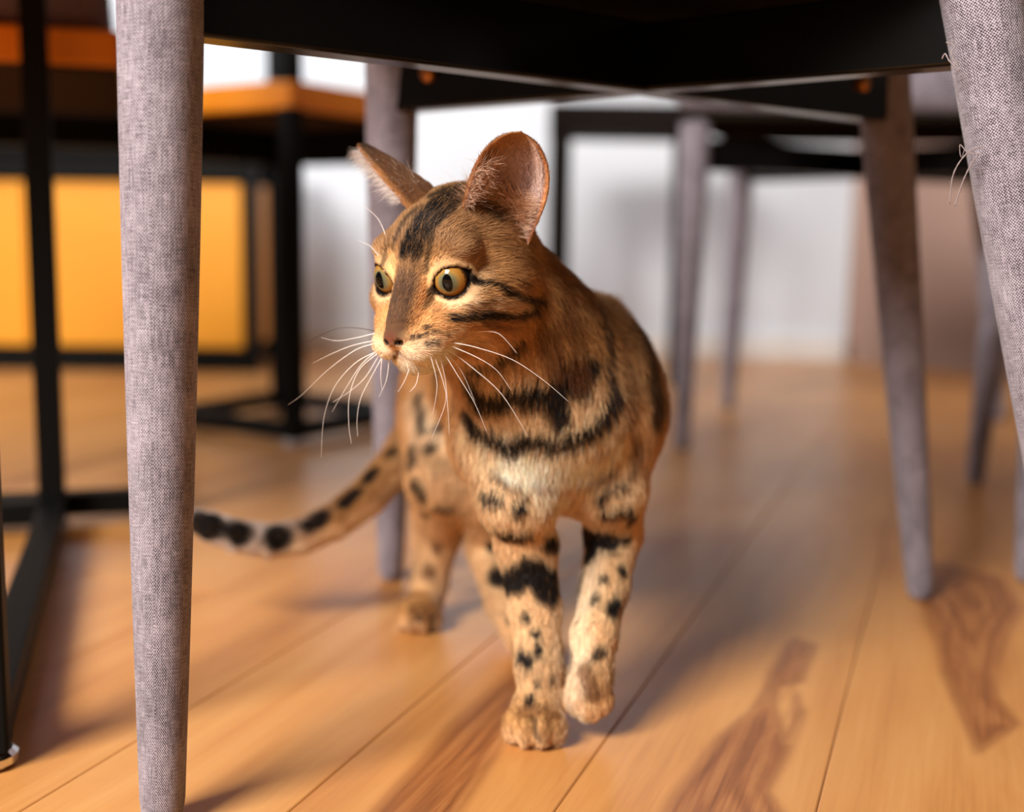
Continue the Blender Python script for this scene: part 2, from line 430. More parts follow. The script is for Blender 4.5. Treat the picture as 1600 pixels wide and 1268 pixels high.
CH_TOP = dict(NL=(-0.1665, 0.586), NR=(0.246, 0.648), RL=(-0.095, 0.949), RR=(0.289, 0.970))
CH_FOOT = dict(NL=(-0.1695, 0.565), NR=(0.326, 0.628), RL=(-0.1005, 1.000), RR=(0.337, 0.966))
HB, BH, ZTOP = 0.38, 0.042, 0.445          # underside of the bars, their height, underside of the seat
CC = Vector((0.07, 0.785, 0))
def fabric_chair(side=('NL', 'NR')):
    root = empty('upholstered_chair', CC)
    L_ = lambda p, z: Vector((p[0] - CC.x, p[1] - CC.y, z))
    for k in ('NL', 'NR', 'RL', 'RR'):
        a, b = L_(CH_TOP[k], HB), L_(CH_FOOT[k], 0.0)
        top = a + (a - b) * ((ZTOP + 0.01 - HB) / HB)
        m = MB(); leg_mesh(m, top, b, 0.0205, 0.0105)
        m.build('leg', FABRIC, root, smooth=True)
    zc = HB + BH / 2
    for i, (p, q) in enumerate((('NL', 'RR'), ('NR', 'RL'))):
        m = MB(); bar(m, L_(CH_TOP[p], zc), L_(CH_TOP[q], zc), 0.022, BH - 0.0006 * i)
        o = m.build('cross_bar', BAR_STEEL, root, bevel=0.002, seg=3)
        # screw near the rear leg
        a, b = L_(CH_TOP[q], zc + 0.004), L_(CH_TOP[p], zc + 0.004)
        d = (b - a).normalized(); s = d.cross(Vector((0, 0, 1)))
        if s.y > 0: s = -s
        c = a + d * 0.052 + s * 0.0115
        m = MB(); tube(m, [c - s * 0.001, c + s * 0.003, c + s * 0.0045], [0.0062, 0.0062, 0.004], 14)
        m.build('screw', BRASS, o)
    # seat: cloth-covered board and rounded cushion
    P = [L_(CH_TOP[k], 0) for k in ('NL', 'NR', 'RR', 'RL')]
    cen = sum(P, Vector()) / 4
    def slab(name, grow, z0, z1, mat, bev):
        m = MB(); vs = []
        for z in (z0, z1):
            for p in P:
                dd = p - cen; vs.append(cen + dd + Vector((math.copysign(grow, dd.x), math.copysign(grow, dd.y), 0)) + Vector((0, 0, z)))
        m.add(vs, [(3, 2, 1, 0), (4, 5, 6, 7), (0, 1, 5, 4), (1, 2, 6, 5), (2, 3, 7, 6), (3, 0, 4, 7)], [(v.x - 0.7 * v.y, v.z + 0.7 * v.y) for v in vs])
        return m.build(name, mat, root, bevel=bev, seg=4, smooth=True)
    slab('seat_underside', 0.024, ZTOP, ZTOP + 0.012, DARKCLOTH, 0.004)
    slab('seat_cushion', 0.032, ZTOP + 0.010, ZTOP + 0.075, FABRIC, 0.024)
    # backrest on the side towards the window
    f0, f1 = L_(CH_TOP[side[0]], 0), L_(CH_TOP[side[1]], 0)
    ax = (f1 - f0).normalized(); out = Vector((ax.y, -ax.x, 0))
    m = MB(); n = 12; vs = []; fs = []
    for j in range(n + 1):
        z = ZTOP + 0.06 + 0.36 * j / n
        lean = 0.09 * (j / n) ** 1.3
        wdt = (f1 - f0).length / 2 + 0.025 - 0.03 * (j / n) ** 3
        for i in range(n + 1):
            u = i / n * 2 - 1
            c = (f0 + f1) / 2 + ax * (u * wdt) + out * (0.02 + lean - 0.03 * u * u) + Vector((0, 0, z - 0.02 * u ** 4 * (j / n)))
            vs += [c, c + out * 0.035]
    for j in range(n):
        for i in range(n):
            a = 2 * (j * (n + 1) + i); b = a + 2; c = b + 2 * (n + 1); d = a + 2 * (n + 1)
            fs += [(a, b, c, d), (a + 1, d + 1, c + 1, b + 1)]
    for i in range(n):
        a = 2 * i; fs.append((a, a + 1, a + 3, a + 2)); a = 2 * (n * (n + 1) + i); fs.append((a, a + 2, a + 3, a + 1))
        a = 2 * i * (n + 1); b = a + 2 * (n + 1); fs.append((a, b, b + 1, a + 1)); a += 2 * n; b += 2 * n; fs.append((a, a + 1, b + 1, b))
    m.add(vs, fs, [(v.x - 0.7 * v.y, v.z + 0.7 * v.y) for v in vs]); m.build('backrest', FABRIC, root, bevel=0.012, seg=3, smooth=True)
    return root
chair = fabric_chair()
tag(chair, 'grey fabric chair with a black steel cross under its seat, standing over the cat', 'chair', 'grey fabric chairs')
proto_children = list(chair.children)
def chair_copy(foot_key, at, rot, label, back=None):
    """copy with the given leg's foot at a floor point"""
    c = copy_tree(chair) if back is None else fabric_chair(back)
    f = Vector((CH_FOOT[foot_key][0] - CC.x, CH_FOOT[foot_key][1] - CC.y, 0))
    f.rotate(Matrix.Rotation(rot, 3, 'Z'))
    c.location = (at[0] - f.x, at[1] - f.y, 0); c.rotation_euler = (0, 0, rot)
    tag(c, label, 'chair', 'grey fabric chairs')
    return c
c3 = chair_copy('NL', (0.235, 1.655), math.radians(-9), 'grey fabric chair behind the cat, its legs before the white wall', ('RL', 'NL'))
c4 = chair_copy('NL', (0.447, 1.020), math.radians(-6), 'grey fabric chair beside the chair that stands over the cat', ('RL', 'NL'))

# frayed threads on the torn front leg of the chair over the cat (children of that leg)
leg_nr = [o for o in chair.children if o.name.startswith('leg')][1]
def thread(pts, r):
    P = [Vector(p) - CC for p in pts]
    # resample smoothly
    out = []
    for i in range(len(P) - 1):
        p0, p1, p2, p3 = P[max(i - 1, 0)], P[i], P[i + 1], P[min(i + 2, len(P) - 1)]
        for k in range(6):
            t = k / 6
            out.append(0.5 * ((2 * p1) + (p2 - p0) * t + (2 * p0 - 5 * p1 + 4 * p2 - p3) * t * t + (3 * p1 - p0 - 3 * p2 + p3) * t ** 3))
    out.append(P[-1])
    r *= 0.62
    m = MB(); tube(m, out, [r * (1 + 0.25 * math.sin(i * 2.1)) for i in range(len(out))], 6)
    return m.build('loose_thread', THREAD, leg_nr, smooth=True)
THREADS = [
    ([(1538, 228), (1518, 234), (1500, 252), (1488, 278), (1484, 318)], 0.00055),
    ([(1532, 238), (1520, 252), (1508, 275), (1500, 296), (1492, 322)], 0.0006),
    ([(1528, 240), (1512, 238), (1500, 226), (1502, 246), (1509, 228)], 0.0004),
    ([(1500, 110), (1484, 96), (1477, 84), (1472, 92)], 0.0006),
    ([(1497, 100), (1486, 84), (1492, 72), (1478, 66)], 0.0005),
]
def at(px, py, Y):
    """the point at distance Y (metres in front of the camera) seen at a pixel of the 1600x1268 photograph"""
    X, Yp = px - 800, py - 634
    x = X * math.cos(CAM_R) + Yp * math.sin(CAM_R); y = -X * math.sin(CAM_R) + Yp * math.cos(CAM_R)
    a, b = x / CAM_F, -y / CAM_F
    d = (a, math.cos(CAM_P) + b * math.sin(CAM_P), -math.sin(CAM_P) + b * math.cos(CAM_P))
    k = Y / d[1]
    return Vector((d[0] * k, Y, CAM_H + d[2] * k))
for pts, r in THREADS:
    thread([at(x, y, 0.628 + 0.002 * i) for i, (x, y) in enumerate(pts)], r)

# ------------------------------------------------------------------ black steel frame furniture with orange wood
AX, BX = Vector((math.cos(math.radians(17)), math.sin(math.radians(17)), 0)), Vector((-math.sin(math.radians(17)), math.cos(math.radians(17)), 0))
TB = 0.024
def glide(parent, p, mat):
    m = MB(); p = Vector(p)
    tube(m, [p + Vector((0, 0, z)) for z in (0.0005, 0.003, 0.007, 0.0095)], [0.014, 0.016, 0.016, 0.013], 18)
    m.build('glide', mat, parent)
def sled_table():
    """console table: floor frame, four posts, wooden top"""
    root = empty('sled_table', (-0.283, 0.629, 0))
    z0 = 0.0095
    P0, P1 = Vector((0, 0, 0)), BX * 0.537
    Wd = 0.6
    Q0, Q1 = P0 - AX * Wd, P1 - AX * Wd
    zt = 0.70
    for p in (P0, P1, Q0, Q1):
        m = MB(); box(m, p + Vector((0, 0, (z0 + zt) / 2)), (TB, TB, zt - z0), AX, BX)
        m.build('post', STEEL, root, bevel=0.002)
        glide(root, p, CHROME)
    for a, b in ((P0, P1), (Q0, Q1), (P1, Q1)):
        for z in ((z0 + TB / 2), (zt - TB / 2)):
            d = (b - a).normalized() * (TB / 2 + 0.0002)
            m = MB(); bar(m, a + d + Vector((0, 0, z)), b - d + Vector((0, 0, z)), TB - 0.001, TB - 0.001)
            m.build('rail', STEEL, root, bevel=0.002)
    m = MB(); c = (P0 + Q1) / 2; box(m, c + Vector((0, 0, zt + 0.018)), (Wd + 0.1, 0.64, 0.035), AX, BX)
    m.build('table_top', ORANGEWOOD, root, bevel=0.004)
    return tag(root, 'black square-tube steel table frame with floor rails and chrome glides', 'table')
sled_table()
def sled_chair(name, loc, wd, dp, label, cushion, posts=True):
    """bench chair: square side loops, floor rails, thick orange wood seat"""
    root = empty(name, loc); z0 = 0.0095
    C0, C1 = Vector((0, 0, 0)), BX * dp
    C2, C3 = C0 + AX * wd, C1 + AX * wd
    zt = 0.66
    for p, mt in ((C0, CLEAR), (C1, CLEAR), (C2, CLEAR), (C3, CLEAR)):
        m = MB(); box(m, p + Vector((0, 0, (z0 + zt) / 2)), (TB, TB, zt - z0), AX, BX)
        m.build('post', STEEL, root, bevel=0.002); glide(root, p, mt)
    for a, b in ((C0, C1), (C2, C3)):
        d = (b - a).normalized() * (TB / 2 + 0.0002)
        for z, nm in ((z0 + TB / 2, 'floor_rail'), (zt - TB / 2, 'arm_rail'), (0.4225, 'seat_rail')):
            m = MB(); bar(m, a + d + Vector((0, 0, z)), b - d + Vector((0, 0, z)), TB - 0.001, TB - 0.001); m.build(nm, STEEL, root, bevel=0.002)
    d = AX * (TB / 2 + 0.0002)
    m = MB(); bar(m, C0 + d + Vector((0, 0, z0 + TB / 2)), C2 - d + Vector((0, 0, z0 + TB / 2)), TB - 0.001, TB - 0.001); m.build('floor_rail', STEEL, root, bevel=0.002)
    m = MB(); bar(m, C1 + d + Vector((0, 0, 0.420)), C3 - d + Vector((0, 0, 0.420)), TB - 0.001, 0.042); m.build('seat_rail', STEEL, root, bevel=0.002)
    c = (C0 + C3) / 2
    m = MB(); box(m, c + Vector((0, 0, 0.462)), (wd - TB - 0.002, dp - 0.02, 0.034), AX, BX); ws = m.build('wooden_seat', ORANGEWOOD, root, bevel=0.004)
    m = MB(); box(m, c + Vector((0, 0, 0.4425)), (wd - TB - 0.01, dp - 0.03, 0.004), AX, BX); m.build('underside', UNDERSHADE, ws)  # added dark sheet in place of the shade below the seat
    if cushion:
        m = MB(); box(m, c + Vector((0, 0, 0.508)), (wd - TB - 0.02, dp - 0.06, 0.056), AX, BX); m.build('cushion', CUSHION, root, bevel=0.02, seg=4, smooth=True)
    return tag(root, label, 'chair')
def side_table():
    """narrow square stand of black tube with a wooden shelf at seat height and a top above"""
    a, b = Vector((0.545, 0.838, 0)), Vector((-0.838, 0.545, 0))
    root = empty('side_table', (-0.297, 1.638, 0)); z0 = 0.0095; zt = 0.70
    C = [Vector((0, 0, 0)), a * 0.235, a * 0.235 + b * 0.25, b * 0.25]
    for p in C:
        m = MB(); box(m, p + Vector((0, 0, (z0 + zt) / 2)), (TB, TB, zt - z0), a, b)
        m.build('post', STEEL, root, bevel=0.002); glide(root, p, CLEAR)
    for i in range(4):
        p, q = C[i], C[(i + 1) % 4]; d = (q - p).normalized() * (TB / 2 + 0.0002)
        for z in (z0 + TB / 2, 0.419, zt - TB / 2):
            if z == 0.419 and i in (0, 3): continue
            m = MB(); bar(m, p + d + Vector((0, 0, z)), q - d + Vector((0, 0, z)), TB - 0.001, TB - 0.001 if z != 0.419 else 0.052)
            m.build('rail', STEEL, root, bevel=0.002)
    c = (C[0] + C[2]) / 2
    m = MB(); box(m, c + Vector((0, 0, 0.468)), (0.26, 0.275, 0.036), a, b); sh = m.build('shelf', ORANGEWOOD, root, bevel=0.003)
    m = MB(); box(m, c + Vector((0, 0, 0.4475)), (0.235, 0.25, 0.004), a, b); m.build('underside', UNDERSHADE, sh)  # added dark sheet in place of the shade below the shelf
    m = MB(); box(m, c + Vector((0, 0, zt + 0.015)), (0.29, 0.305, 0.03), a, b); m.build('table_top', ORANGEWOOD, root, bevel=0.004)
    return tag(root, 'narrow black steel side table with an orange wood shelf, behind the cat tail', 'table')
UNDERSHADE = plain('underside_shade', srgb(70, 58, 52), 0.95, 0, 0.0)  # shade under the wooden boards, painted as a dark matte brown
side_table()
_p = Vector((-0.365, 1.20, 0)) - AX * 0.46
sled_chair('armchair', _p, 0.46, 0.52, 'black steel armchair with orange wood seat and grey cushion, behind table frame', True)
# small square stool behind the cat
def stool():
    root = empty('stool', (0.21, 2.5, 0))
    z0 = 0.0
    quad = [Vector((0.086, 2.38, 0)), Vector((0.327, 2.38, 0)), Vector((0.092, 2.62, 0)), Vector((0.355, 2.62, 0))]
    c = Vector((0.21, 2.5, 0))
    for p in quad:
        m = MB(); q = p - c; bar(m, q + Vector((0, 0, 0)), q + Vector((0, 0, 0.490)), 0.040, 0.040, up=(0, 1, 0)); m.build('leg', STOOLM, root, bevel=0.003)
    m = MB(); a, b, d, e = [q - c for q in quad]
    vs = [p + Vector((sx * 0.022, sy * 0.022, z)) for z in (0.490, 0.54) for p, sx, sy in ((a, -1, -1), (b, 1, -1), (e, 1, 1), (d, -1, 1))]
    m.add(vs, [(3, 2, 1, 0), (4, 5, 6, 7), (0, 1, 5, 4), (1, 2, 6, 5), (2, 3, 7, 6), (3, 0, 4, 7)]); m.build('seat', STOOLM, root, bevel=0.006)
    return tag(root, 'small dark brown stool behind the head of the cat', 'stool')
STOOLM = plain('dark_brown_stained_wood', srgb(28, 21, 18), 0.8, 0, 0.1)
stool()
# yellow cabinet in a black steel frame
def cabinet():
    x0, x1, y0, y1 = -1.25, -0.525, 2.50, 2.86
    root = empty('yellow_cabinet', ((x0 + x1) / 2, (y0 + y1) / 2, 0)); c = Vector(root.location)
    def B(name, mat, lo, hi, bev=0.002, parent=root):
        m = MB(); lo, hi = Vector(lo) - c, Vector(hi) - c
        box(m, (lo + hi) / 2, hi - lo); return m.build(name, mat, parent, bevel=bev)
    t = 0.03; H_ = 0.44
    for x in (x0, x1 - t):
        for y in (y0, y1 - t): B('post', STEEL, (x, y, 0), (x + t, y + t, H_))
    for y in (y0, y1 - t):
        B('rail', STEEL, (x0 + t + .0005, y, 0.0), (x1 - t - .0005, y + t, 0.045)); B('rail', STEEL, (x0 + t + .0005, y, H_ - 0.05), (x1 - t - .0005, y + t, H_))
    B('body', YELLOW, (x0 + t, y0 + 0.034, 0.047), (x1 - t, y1 - 0.034, H_ - 0.052))
    w_ = (x1 - x0 - 2 * t) / 3
    for i in range(3):
        d = B('door', YELLOW, (x0 + t + i * w_ + 0.003, y0 + 0.012, 0.05), (x0 + t + (i + 1) * w_ - 0.003, y0 + 0.033, H_ - 0.055), 0.003)
        B('handle', STEEL, (x0 + t + i * w_ + 0.02, y0 - 0.004, 0.30), (x0 + t + i * w_ + 0.03, y0 + 0.012, 0.36), 0.002, d)
    B('top', STEEL, (x0 - 0.01, y0 - 0.01, H_), (x1 + 0.01, y1 + 0.01, H_ + 0.02))
    return tag(root, 'yellow lacquered cabinet in a black steel frame against the back wall', 'cabinet')
cabinet()


# ------------------------------------------------------------------ the cat: shape as blended solids
def npat(px, py, Y):
    X, Yp = px - 800, py - 634
    x = X * math.cos(CAM_R) + Yp * math.sin(CAM_R); y = -X * math.sin(CAM_R) + Yp * math.cos(CAM_R)
    a, b = x / CAM_F, -y / CAM_F
    d = np.array([a, math.cos(CAM_P) + b * math.sin(CAM_P), -math.sin(CAM_P) + b * math.cos(CAM_P)])
    return np.array([0, 0, CAM_H]) + d * (Y / d[1])
def unit(v): v = np.asarray(v, float); return v / np.linalg.norm(v)

# head frame: yaw to the cat's right, slightly bowed
TH, PH, RO = math.radians(33), math.radians(15), math.radians(0)
HF = np.array([-math.sin(TH) * math.cos(PH), -math.cos(TH) * math.cos(PH), -math.sin(PH)])
HL = np.array([math.cos(TH), -math.sin(TH), 0.0])
HU = np.array([-math.sin(TH) * math.sin(PH), -math.cos(TH) * math.sin(PH), math.cos(PH)])
EYE = np.array([19.0, 23.5, 4.0])
HO = npat(691, 441, 0.612) - (HL * EYE[0] + HF * (EYE[1] + 9) + HU * EYE[2]) * 0.001
def hp(x, y, z): return HO + (HL * x + HF * y + HU * z) * 0.001
HM = np.stack([HL, HF, HU], 0)              # world -> head local rows

class Prim:
    pass
PR = []
def cone(a, b, ra, rb, k=0.012, flow=None, hl=0.008, tag_='body', squash=None):
    """tapered capsule; squash=(axis, factor) flattens it along an axis"""
    p = Prim(); p.t = 'c'; p.a = np.array(a, float); p.b = np.array(b, float); p.ra, p.rb, p.k = ra, rb, k
    p.flow = unit(flow) if flow is not None else unit(p.b - p.a); p.hl = hl; p.tag = tag_; p.sq = squash
    m = max(ra, rb) * (1 if squash is None else max(1, 1 / squash[1])) + k + 0.012
    p.lo = np.minimum(a, b) - m; p.hi = np.maximum(a, b) + m
    PR.append(p); return p
def ell(c, r, R=None, k=0.012, flow=(0, 0, -1), hl=0.008, tag_='body'):
    p = Prim(); p.t = 'e'; p.c = np.array(c, float); p.r = np.array(r, float); p.R = np.eye(3) if R is None else np.array(R); p.k = k
    p.flow = unit(flow); p.hl = hl; p.tag = tag_
    m = max(r) + k + 0.012
    p.lo = p.c - m; p.hi = p.c + m
    PR.append(p); return p
def prim_d(p, P):
    if p.t == 'c':
        ba = p.b - p.a
        w_ = P - p.a
        if p.sq is not None:
            ax, f = p.sq; ax = unit(ax)
            w_ = w_ + np.outer(w_ @ ax, ax) * (1 / f - 1)
            ba = ba + ax * (ba @ ax) * (1 / f - 1)
        t = np.clip((w_ @ ba) / (ba @ ba), 0, 1)
        d = np.linalg.norm(w_ - t[:, None] * ba, axis=1) - (p.ra + (p.rb - p.ra) * t)
        return d * (p.sq[1] if p.sq is not None and p.sq[1] < 1 else 1)
    q = (P - p.c) @ p.R.T
    k0 = np.linalg.norm(q / p.r, axis=1); k1 = np.linalg.norm(q / p.r ** 2, axis=1)
    return np.where(k1 > 1e-9, k0 * (k0 - 1) / np.maximum(k1, 1e-9), -min(p.r))
def smin(a, b, k):
    h = np.maximum(k - np.abs(a - b), 0) / k
    return np.minimum(a, b) - h * h * k * 0.25

# --- trunk (points given where they stand: pixel column/row in the photograph and distance)
AXB = unit(npat(712, 560, 0.95) - npat(905, 590, 0.72))        # body axis, chest to rump
dn = np.array([0, 0, -1.0])
SIDE = unit(np.cross(AXB, dn)); SIDE = SIDE if SIDE[0] > 0 else -SIDE    # towards the cat's left
back = AXB + 0.35 * dn
CH = npat(888, 668, 0.722)
cone(npat(880, 640, 0.725), npat(872, 706, 0.722), 0.043, 0.034, 0.02, dn + 0.1 * AXB, 0.016, 'chest')
cone(npat(905, 612, 0.75), npat(828, 605, 0.84), 0.047, 0.055, 0.02, back, 0.012)      # ribcage
cone(npat(828, 605, 0.84), npat(742, 600, 0.92), 0.054, 0.048, 0.02, back, 0.012)       # loin
ell(npat(735, 610, 0.925), (0.047, 0.054, 0.047), None, 0.02, back, 0.011)              # rump
cone(npat(905, 690, 0.765), npat(800, 685, 0.86), 0.036, 0.034, 0.02, back, 0.012)      # belly
# shoulders
cone(npat(922, 515, 0.765), npat(955, 650, 0.737), 0.022, 0.027, 0.02, dn + 0.3 * AXB, 0.011, squash=None)   # left shoulder blade
cone(npat(952, 650, 0.735), npat(948, 760, 0.720), 0.0265, 0.0225, 0.018, dn, 0.010, 'leg')
cone(npat(815, 560, 0.74), npat(785, 680, 0.71), 0.026, 0.028, 0.02, dn + 0.3 * AXB, 0.011)      # right shoulder
cone(npat(788, 680, 0.705), npat(808, 775, 0.690), 0.027, 0.023, 0.018, dn, 0.010, 'leg')
# neck
cone(hp(2, -18, -2), npat(890, 585, 0.728), 0.033, 0.043, 0.02, dn * 0.8 + 0.45 * AXB + 0.25 * SIDE, 0.012, 'neck')
cone(hp(0, -8, -18), npat(850, 640, 0.705), 0.024, 0.040, 0.02, dn, 0.014, 'chest')
# --- right fore leg, planted
def leg(pts, k=0.005, hl=0.007, tag_='leg'):
    for (a, ra), (b, rb) in zip(pts[:-1], pts[1:]):
        cone(a, b, ra, rb, k, None, hl, tag_)
leg([(npat(806, 760, 0.690), 0.0215), (npat(822, 850, 0.702), 0.0170), (npat(836, 950, 0.698), 0.0140), (npat(843, 1040, 0.684), 0.0125), (npat(844, 1090, 0.678), 0.0125)])
leg([(npat(953, 760, 0.720), 0.0215), (npat(958, 830, 0.735), 0.0165), (npat(945, 915, 0.712), 0.0135), (npat(930, 990, 0.690), 0.0120), (npat(925, 1040, 0.682), 0.0120)])
def paw(c, fwd, upv, w_, L_, h_, hl=0.006, spread=1.0):
    """palm and four toes"""
    fwd = unit(fwd); upv = unit(upv - fwd * (upv @ fwd)); s = np.cross(fwd, upv)
    R = np.stack([s, fwd, upv])
    ell(c, (w_ * 0.82, L_ * 0.62, h_), R, 0.008, fwd, hl, 'paw')
    for i, (x, y) in enumerate(((-0.72, 0.42), (-0.27, 0.68), (0.27, 0.68), (0.72, 0.42))):
        ell(c + s * (x * w_ * spread) + fwd * (y * L_) - upv * h_ * 0.22, (w_ * 0.32, L_ * 0.34, h_ * 0.74), R, 0.0055, fwd - upv * 0.3, 0.005, 'toe')
paw(npat(838, 1126, 0.674) * [1, 1, 0] + [0, 0, 0.0145], np.array([-0.12, -1, -0.10]), np.array([0, 0, 1.0]), 0.0175, 0.020, 0.0135)
paw(npat(921, 1072, 0.676), np.array([0.0, -0.42, -0.90]), np.array([0.05, -0.9, 0.42]), 0.0145, 0.018, 0.0120, spread=0.85)
# --- hind legs
HR = npat(700, 655, 0.905)
cone(HR, npat(693, 745, 0.868), 0.036, 0.027, 0.016, dn + 0.2 * AXB, 0.009)                # right thigh
leg([(npat(693, 745, 0.868), 0.026), (npat(684, 830, 0.895), 0.0175), (npat(672, 905, 0.892), 0.0125), (npat(662, 955, 0.880), 0.0125)])
paw(npat(657, 962, 0.872) * [1, 1, 0] + [0, 0, 0.0145], np.array([-0.1, -1, -0.08]), np.array([0, 0, 1.0]), 0.0165, 0.019, 0.0135)
cone(npat(770, 660, 0.915), npat(765, 765, 0.868), 0.038, 0.027, 0.016, dn + 0.2 * AXB, 0.009)      # left thigh
leg([(npat(765, 765, 0.868), 0.026), (npat(764, 850, 0.885), 0.0165), (npat(786, 940, 0.845), 0.0125), (npat(822, 1000, 0.815), 0.0125)])
paw(npat(840, 1010, 0.800) * [1, 1, 0] + [0, 0, 0.0145], np.array([0.05, -1, -0.08]), np.array([0, 0, 1.0]), 0.0165, 0.019, 0.0135)
# --- tail
TAIL = [(700, 600, 0.955, 0.0204), (660, 665, 0.945, 0.0174), (622, 722, 0.92, 0.0150), (575, 775, 0.90, 0.0138), (525, 812, 0.885, 0.0130), (475, 836, 0.875, 0.0122), (425, 845, 0.868, 0.0118), (375, 838, 0.862, 0.0110), (335, 825, 0.858, 0.0102), (312, 816, 0.856, 0.0084)]
TP = [npat(a, b, c) for a, b, c, _ in TAIL]
for i in range(len(TAIL) - 1):
    cone(TP[i], TP[i + 1], TAIL[i][3], TAIL[i + 1][3], 0.012 if i < 1 else 0.0015, TP[i + 1] - TP[i], 0.007, 'tail')

# --- head
def he(x, y, z, rx, ry, rz, k=7, flow=(0, -1, -0.1), hl=0.005, tag_='head', both=True):
    for s in ((1, -1) if both and x else (1,)):
        fl = HL * flow[0] * s + HF * flow[1] + HU * flow[2]
        ell(hp(x * s, y, z), (rx * 0.001, ry * 0.001, rz * 0.001), HM, k * 0.001, fl, hl, tag_)
def hc(a, b, ra, rb, k=7, flow=(0, -1, 0), hl=0.004, tag_='head', both=True):
    for s in ((1, -1) if both and (a[0] or b[0]) else (1,)):
        fl = HL * flow[0] * s + HF * flow[1] + HU * flow[2]
        cone(hp(a[0] * s, a[1], a[2]), hp(b[0] * s, b[1], b[2]), ra * 0.001, rb * 0.001, k * 0.001, fl, hl, tag_)
he(0, -14, 7, 35, 40, 35.5, 10, (0, -1, -0.05), 0.006)                 # cranium
he(0, 10, 18, 23, 19, 18, 9, (0, -1, 0.3), 0.005)                    # forehead
he(25, 0, -12, 17, 26, 19, 9, (0.5, -1, -0.35), 0.008)               # cheeks
he(24, 17, -9, 13, 13, 11, 8, (0.6, -1, -0.2), 0.004)                # below the eyes
he(19, 19, 17, 12, 10, 8, 7, (0.3, -1, 0.3), 0.004)                  # brows
he(15, 30, -19, 11.5, 14, 11.5, 9, (0.6, -1, -0.3), 0.004)             # between muzzle and cheek
hc((0, 20, 11), (0, 46, -14.5), 13.0, 8.0, 8, (0, -0.8, 0.6), 0.003)   # bridge of the nose
he(8.6, 42.5, -25.5, 12.2, 12.8, 8.8, 6, (0.6, -0.6, -0.4), 0.0035, 'muzzle')   # whisker pads
he(0, 52.5, -19.5, 6.6, 5.2, 5.2, 3, (0, -0.6, 0.8), 0.0012, 'nose')   # nose
he(0, 39, -35.0, 10.5, 10, 6.8, 5, (0, -0.4, -0.9), 0.005, 'chin')    # chin
hc((0, 31, -30), (15, -2, -26), 10, 16, 10, (0.2, -1, -0.5), 0.008)    # jaws
EB = 11.0                                                           # eyeball radius, mm
ECEN = {s: np.array([EYE[0] * s, EYE[1] - 1.5, EYE[2]]) for s in (1, -1)}
EDIR = {s: unit([0.40 * s, 0.92, 0.02]) for s in (1, -1)}
def eye_axes(s):
    e = EDIR[s]; up = unit(np.array([0, 0, 1.0]) - e * e[2]); lat = unit(np.cross(e, up)) * 1.0
    if lat[0] * s < 0: lat = -lat                      # towards the temple
    tilt = math.radians(19)
    return e, lat * math.cos(tilt) + up * math.sin(tilt), up * math.cos(tilt) - lat * math.sin(tilt)
def eye_lens(u, v, hw=9.8, ht=6.3, hb=7.9):
    """signed distance to the almond of the eye opening, flatter above than below"""
    Rt, Rb = (hw * hw + ht * ht) / (2 * ht), (hw * hw + hb * hb) / (2 * hb)
    return np.maximum(np.hypot(u, v - (ht - Rt)) - Rt, np.hypot(u, v + (hb - Rb)) - Rb)
def carve(P, d):
    """eye openings, nostrils, mouth and the groove under the nose, in head millimetres"""
    L = ((P - HO) @ HM.T) * 1000.0
    near = (np.abs(L).max(1) < 75)
    if not near.any(): return d
    Q = L[near]; dd = d[near] * 1000.0
    for s in (1, -1):
        e, lat, up = eye_axes(s)
        q = Q - ECEN[s]
        u, v, w_ = q @ lat, q @ up, q @ e
        lens = eye_lens(u, v)
        lid = np.linalg.norm(q, axis=1) - (EB + 1.3)                   # rounded lids over the ball
        dd = smin(dd, np.maximum(lid, -w_ + 1.0), 4.0)
        ap = np.maximum(lens, 2.0 - w_)
        # smooth subtraction
        h = np.maximum(1.6 - np.abs(dd + ap), 0) / 1.6
        dd = np.maximum(dd, -ap) + h * h * 1.6 * 0.25
    for s in (1, -1):
        # nostril commas
        a, b = np.array([2.7 * s, 57.0, -20.6]), np.array([5.4 * s, 54.6, -21.6])
        t = np.clip(((Q - a) @ (b - a)) / ((b - a) @ (b - a)), 0, 1)
        n_ = np.linalg.norm(Q - a - t[:, None] * (b - a), axis=1) - 1.25
        dd = np.maximum(dd, -n_)
        # mouth line
        pts = [(0, 53.2, -27), (4 * s, 51.5, -31), (10 * s, 46.5, -32.3), (16 * s, 36, -30), (19.5 * s, 28, -26.5)]
        for a, b in zip(pts[:-1], pts[1:]):
            a, b = np.array(a, float), np.array(b, float)
            t = np.clip(((Q - a) @ (b - a)) / ((b - a) @ (b - a)), 0, 1)
            n_ = np.linalg.norm(Q - a - t[:, None] * (b - a), axis=1) - 1.1
            h = np.maximum(1.5 - np.abs(dd + n_), 0) / 1.5
            dd = np.maximum(dd, -n_) + h * h * 1.5 * 0.25
    a, b = np.array([0, 56.0, -24.0]), np.array([0, 54.6, -28.5])
    t = np.clip(((Q - a) @ (b - a)) / ((b - a) @ (b - a)), 0, 1)
    n_ = np.linalg.norm(Q - a - t[:, None] * (b - a), axis=1) - 1.0
    h = np.maximum(1.2 - np.abs(dd + n_), 0) / 1.2
    dd = np.maximum(dd, -n_) + h * h * 1.2 * 0.25
    d = d.copy(); d[near] = dd * 0.001
    return d
def sdf(P):
    d = np.full(len(P), 0.05)
    for p in PR:
        m = np.all((P > p.lo) & (P < p.hi), axis=1)
        if m.any():
            q = prim_d(p, P[m]); d[m] = smin(d[m], q, p.k)
    return carve(P, d)

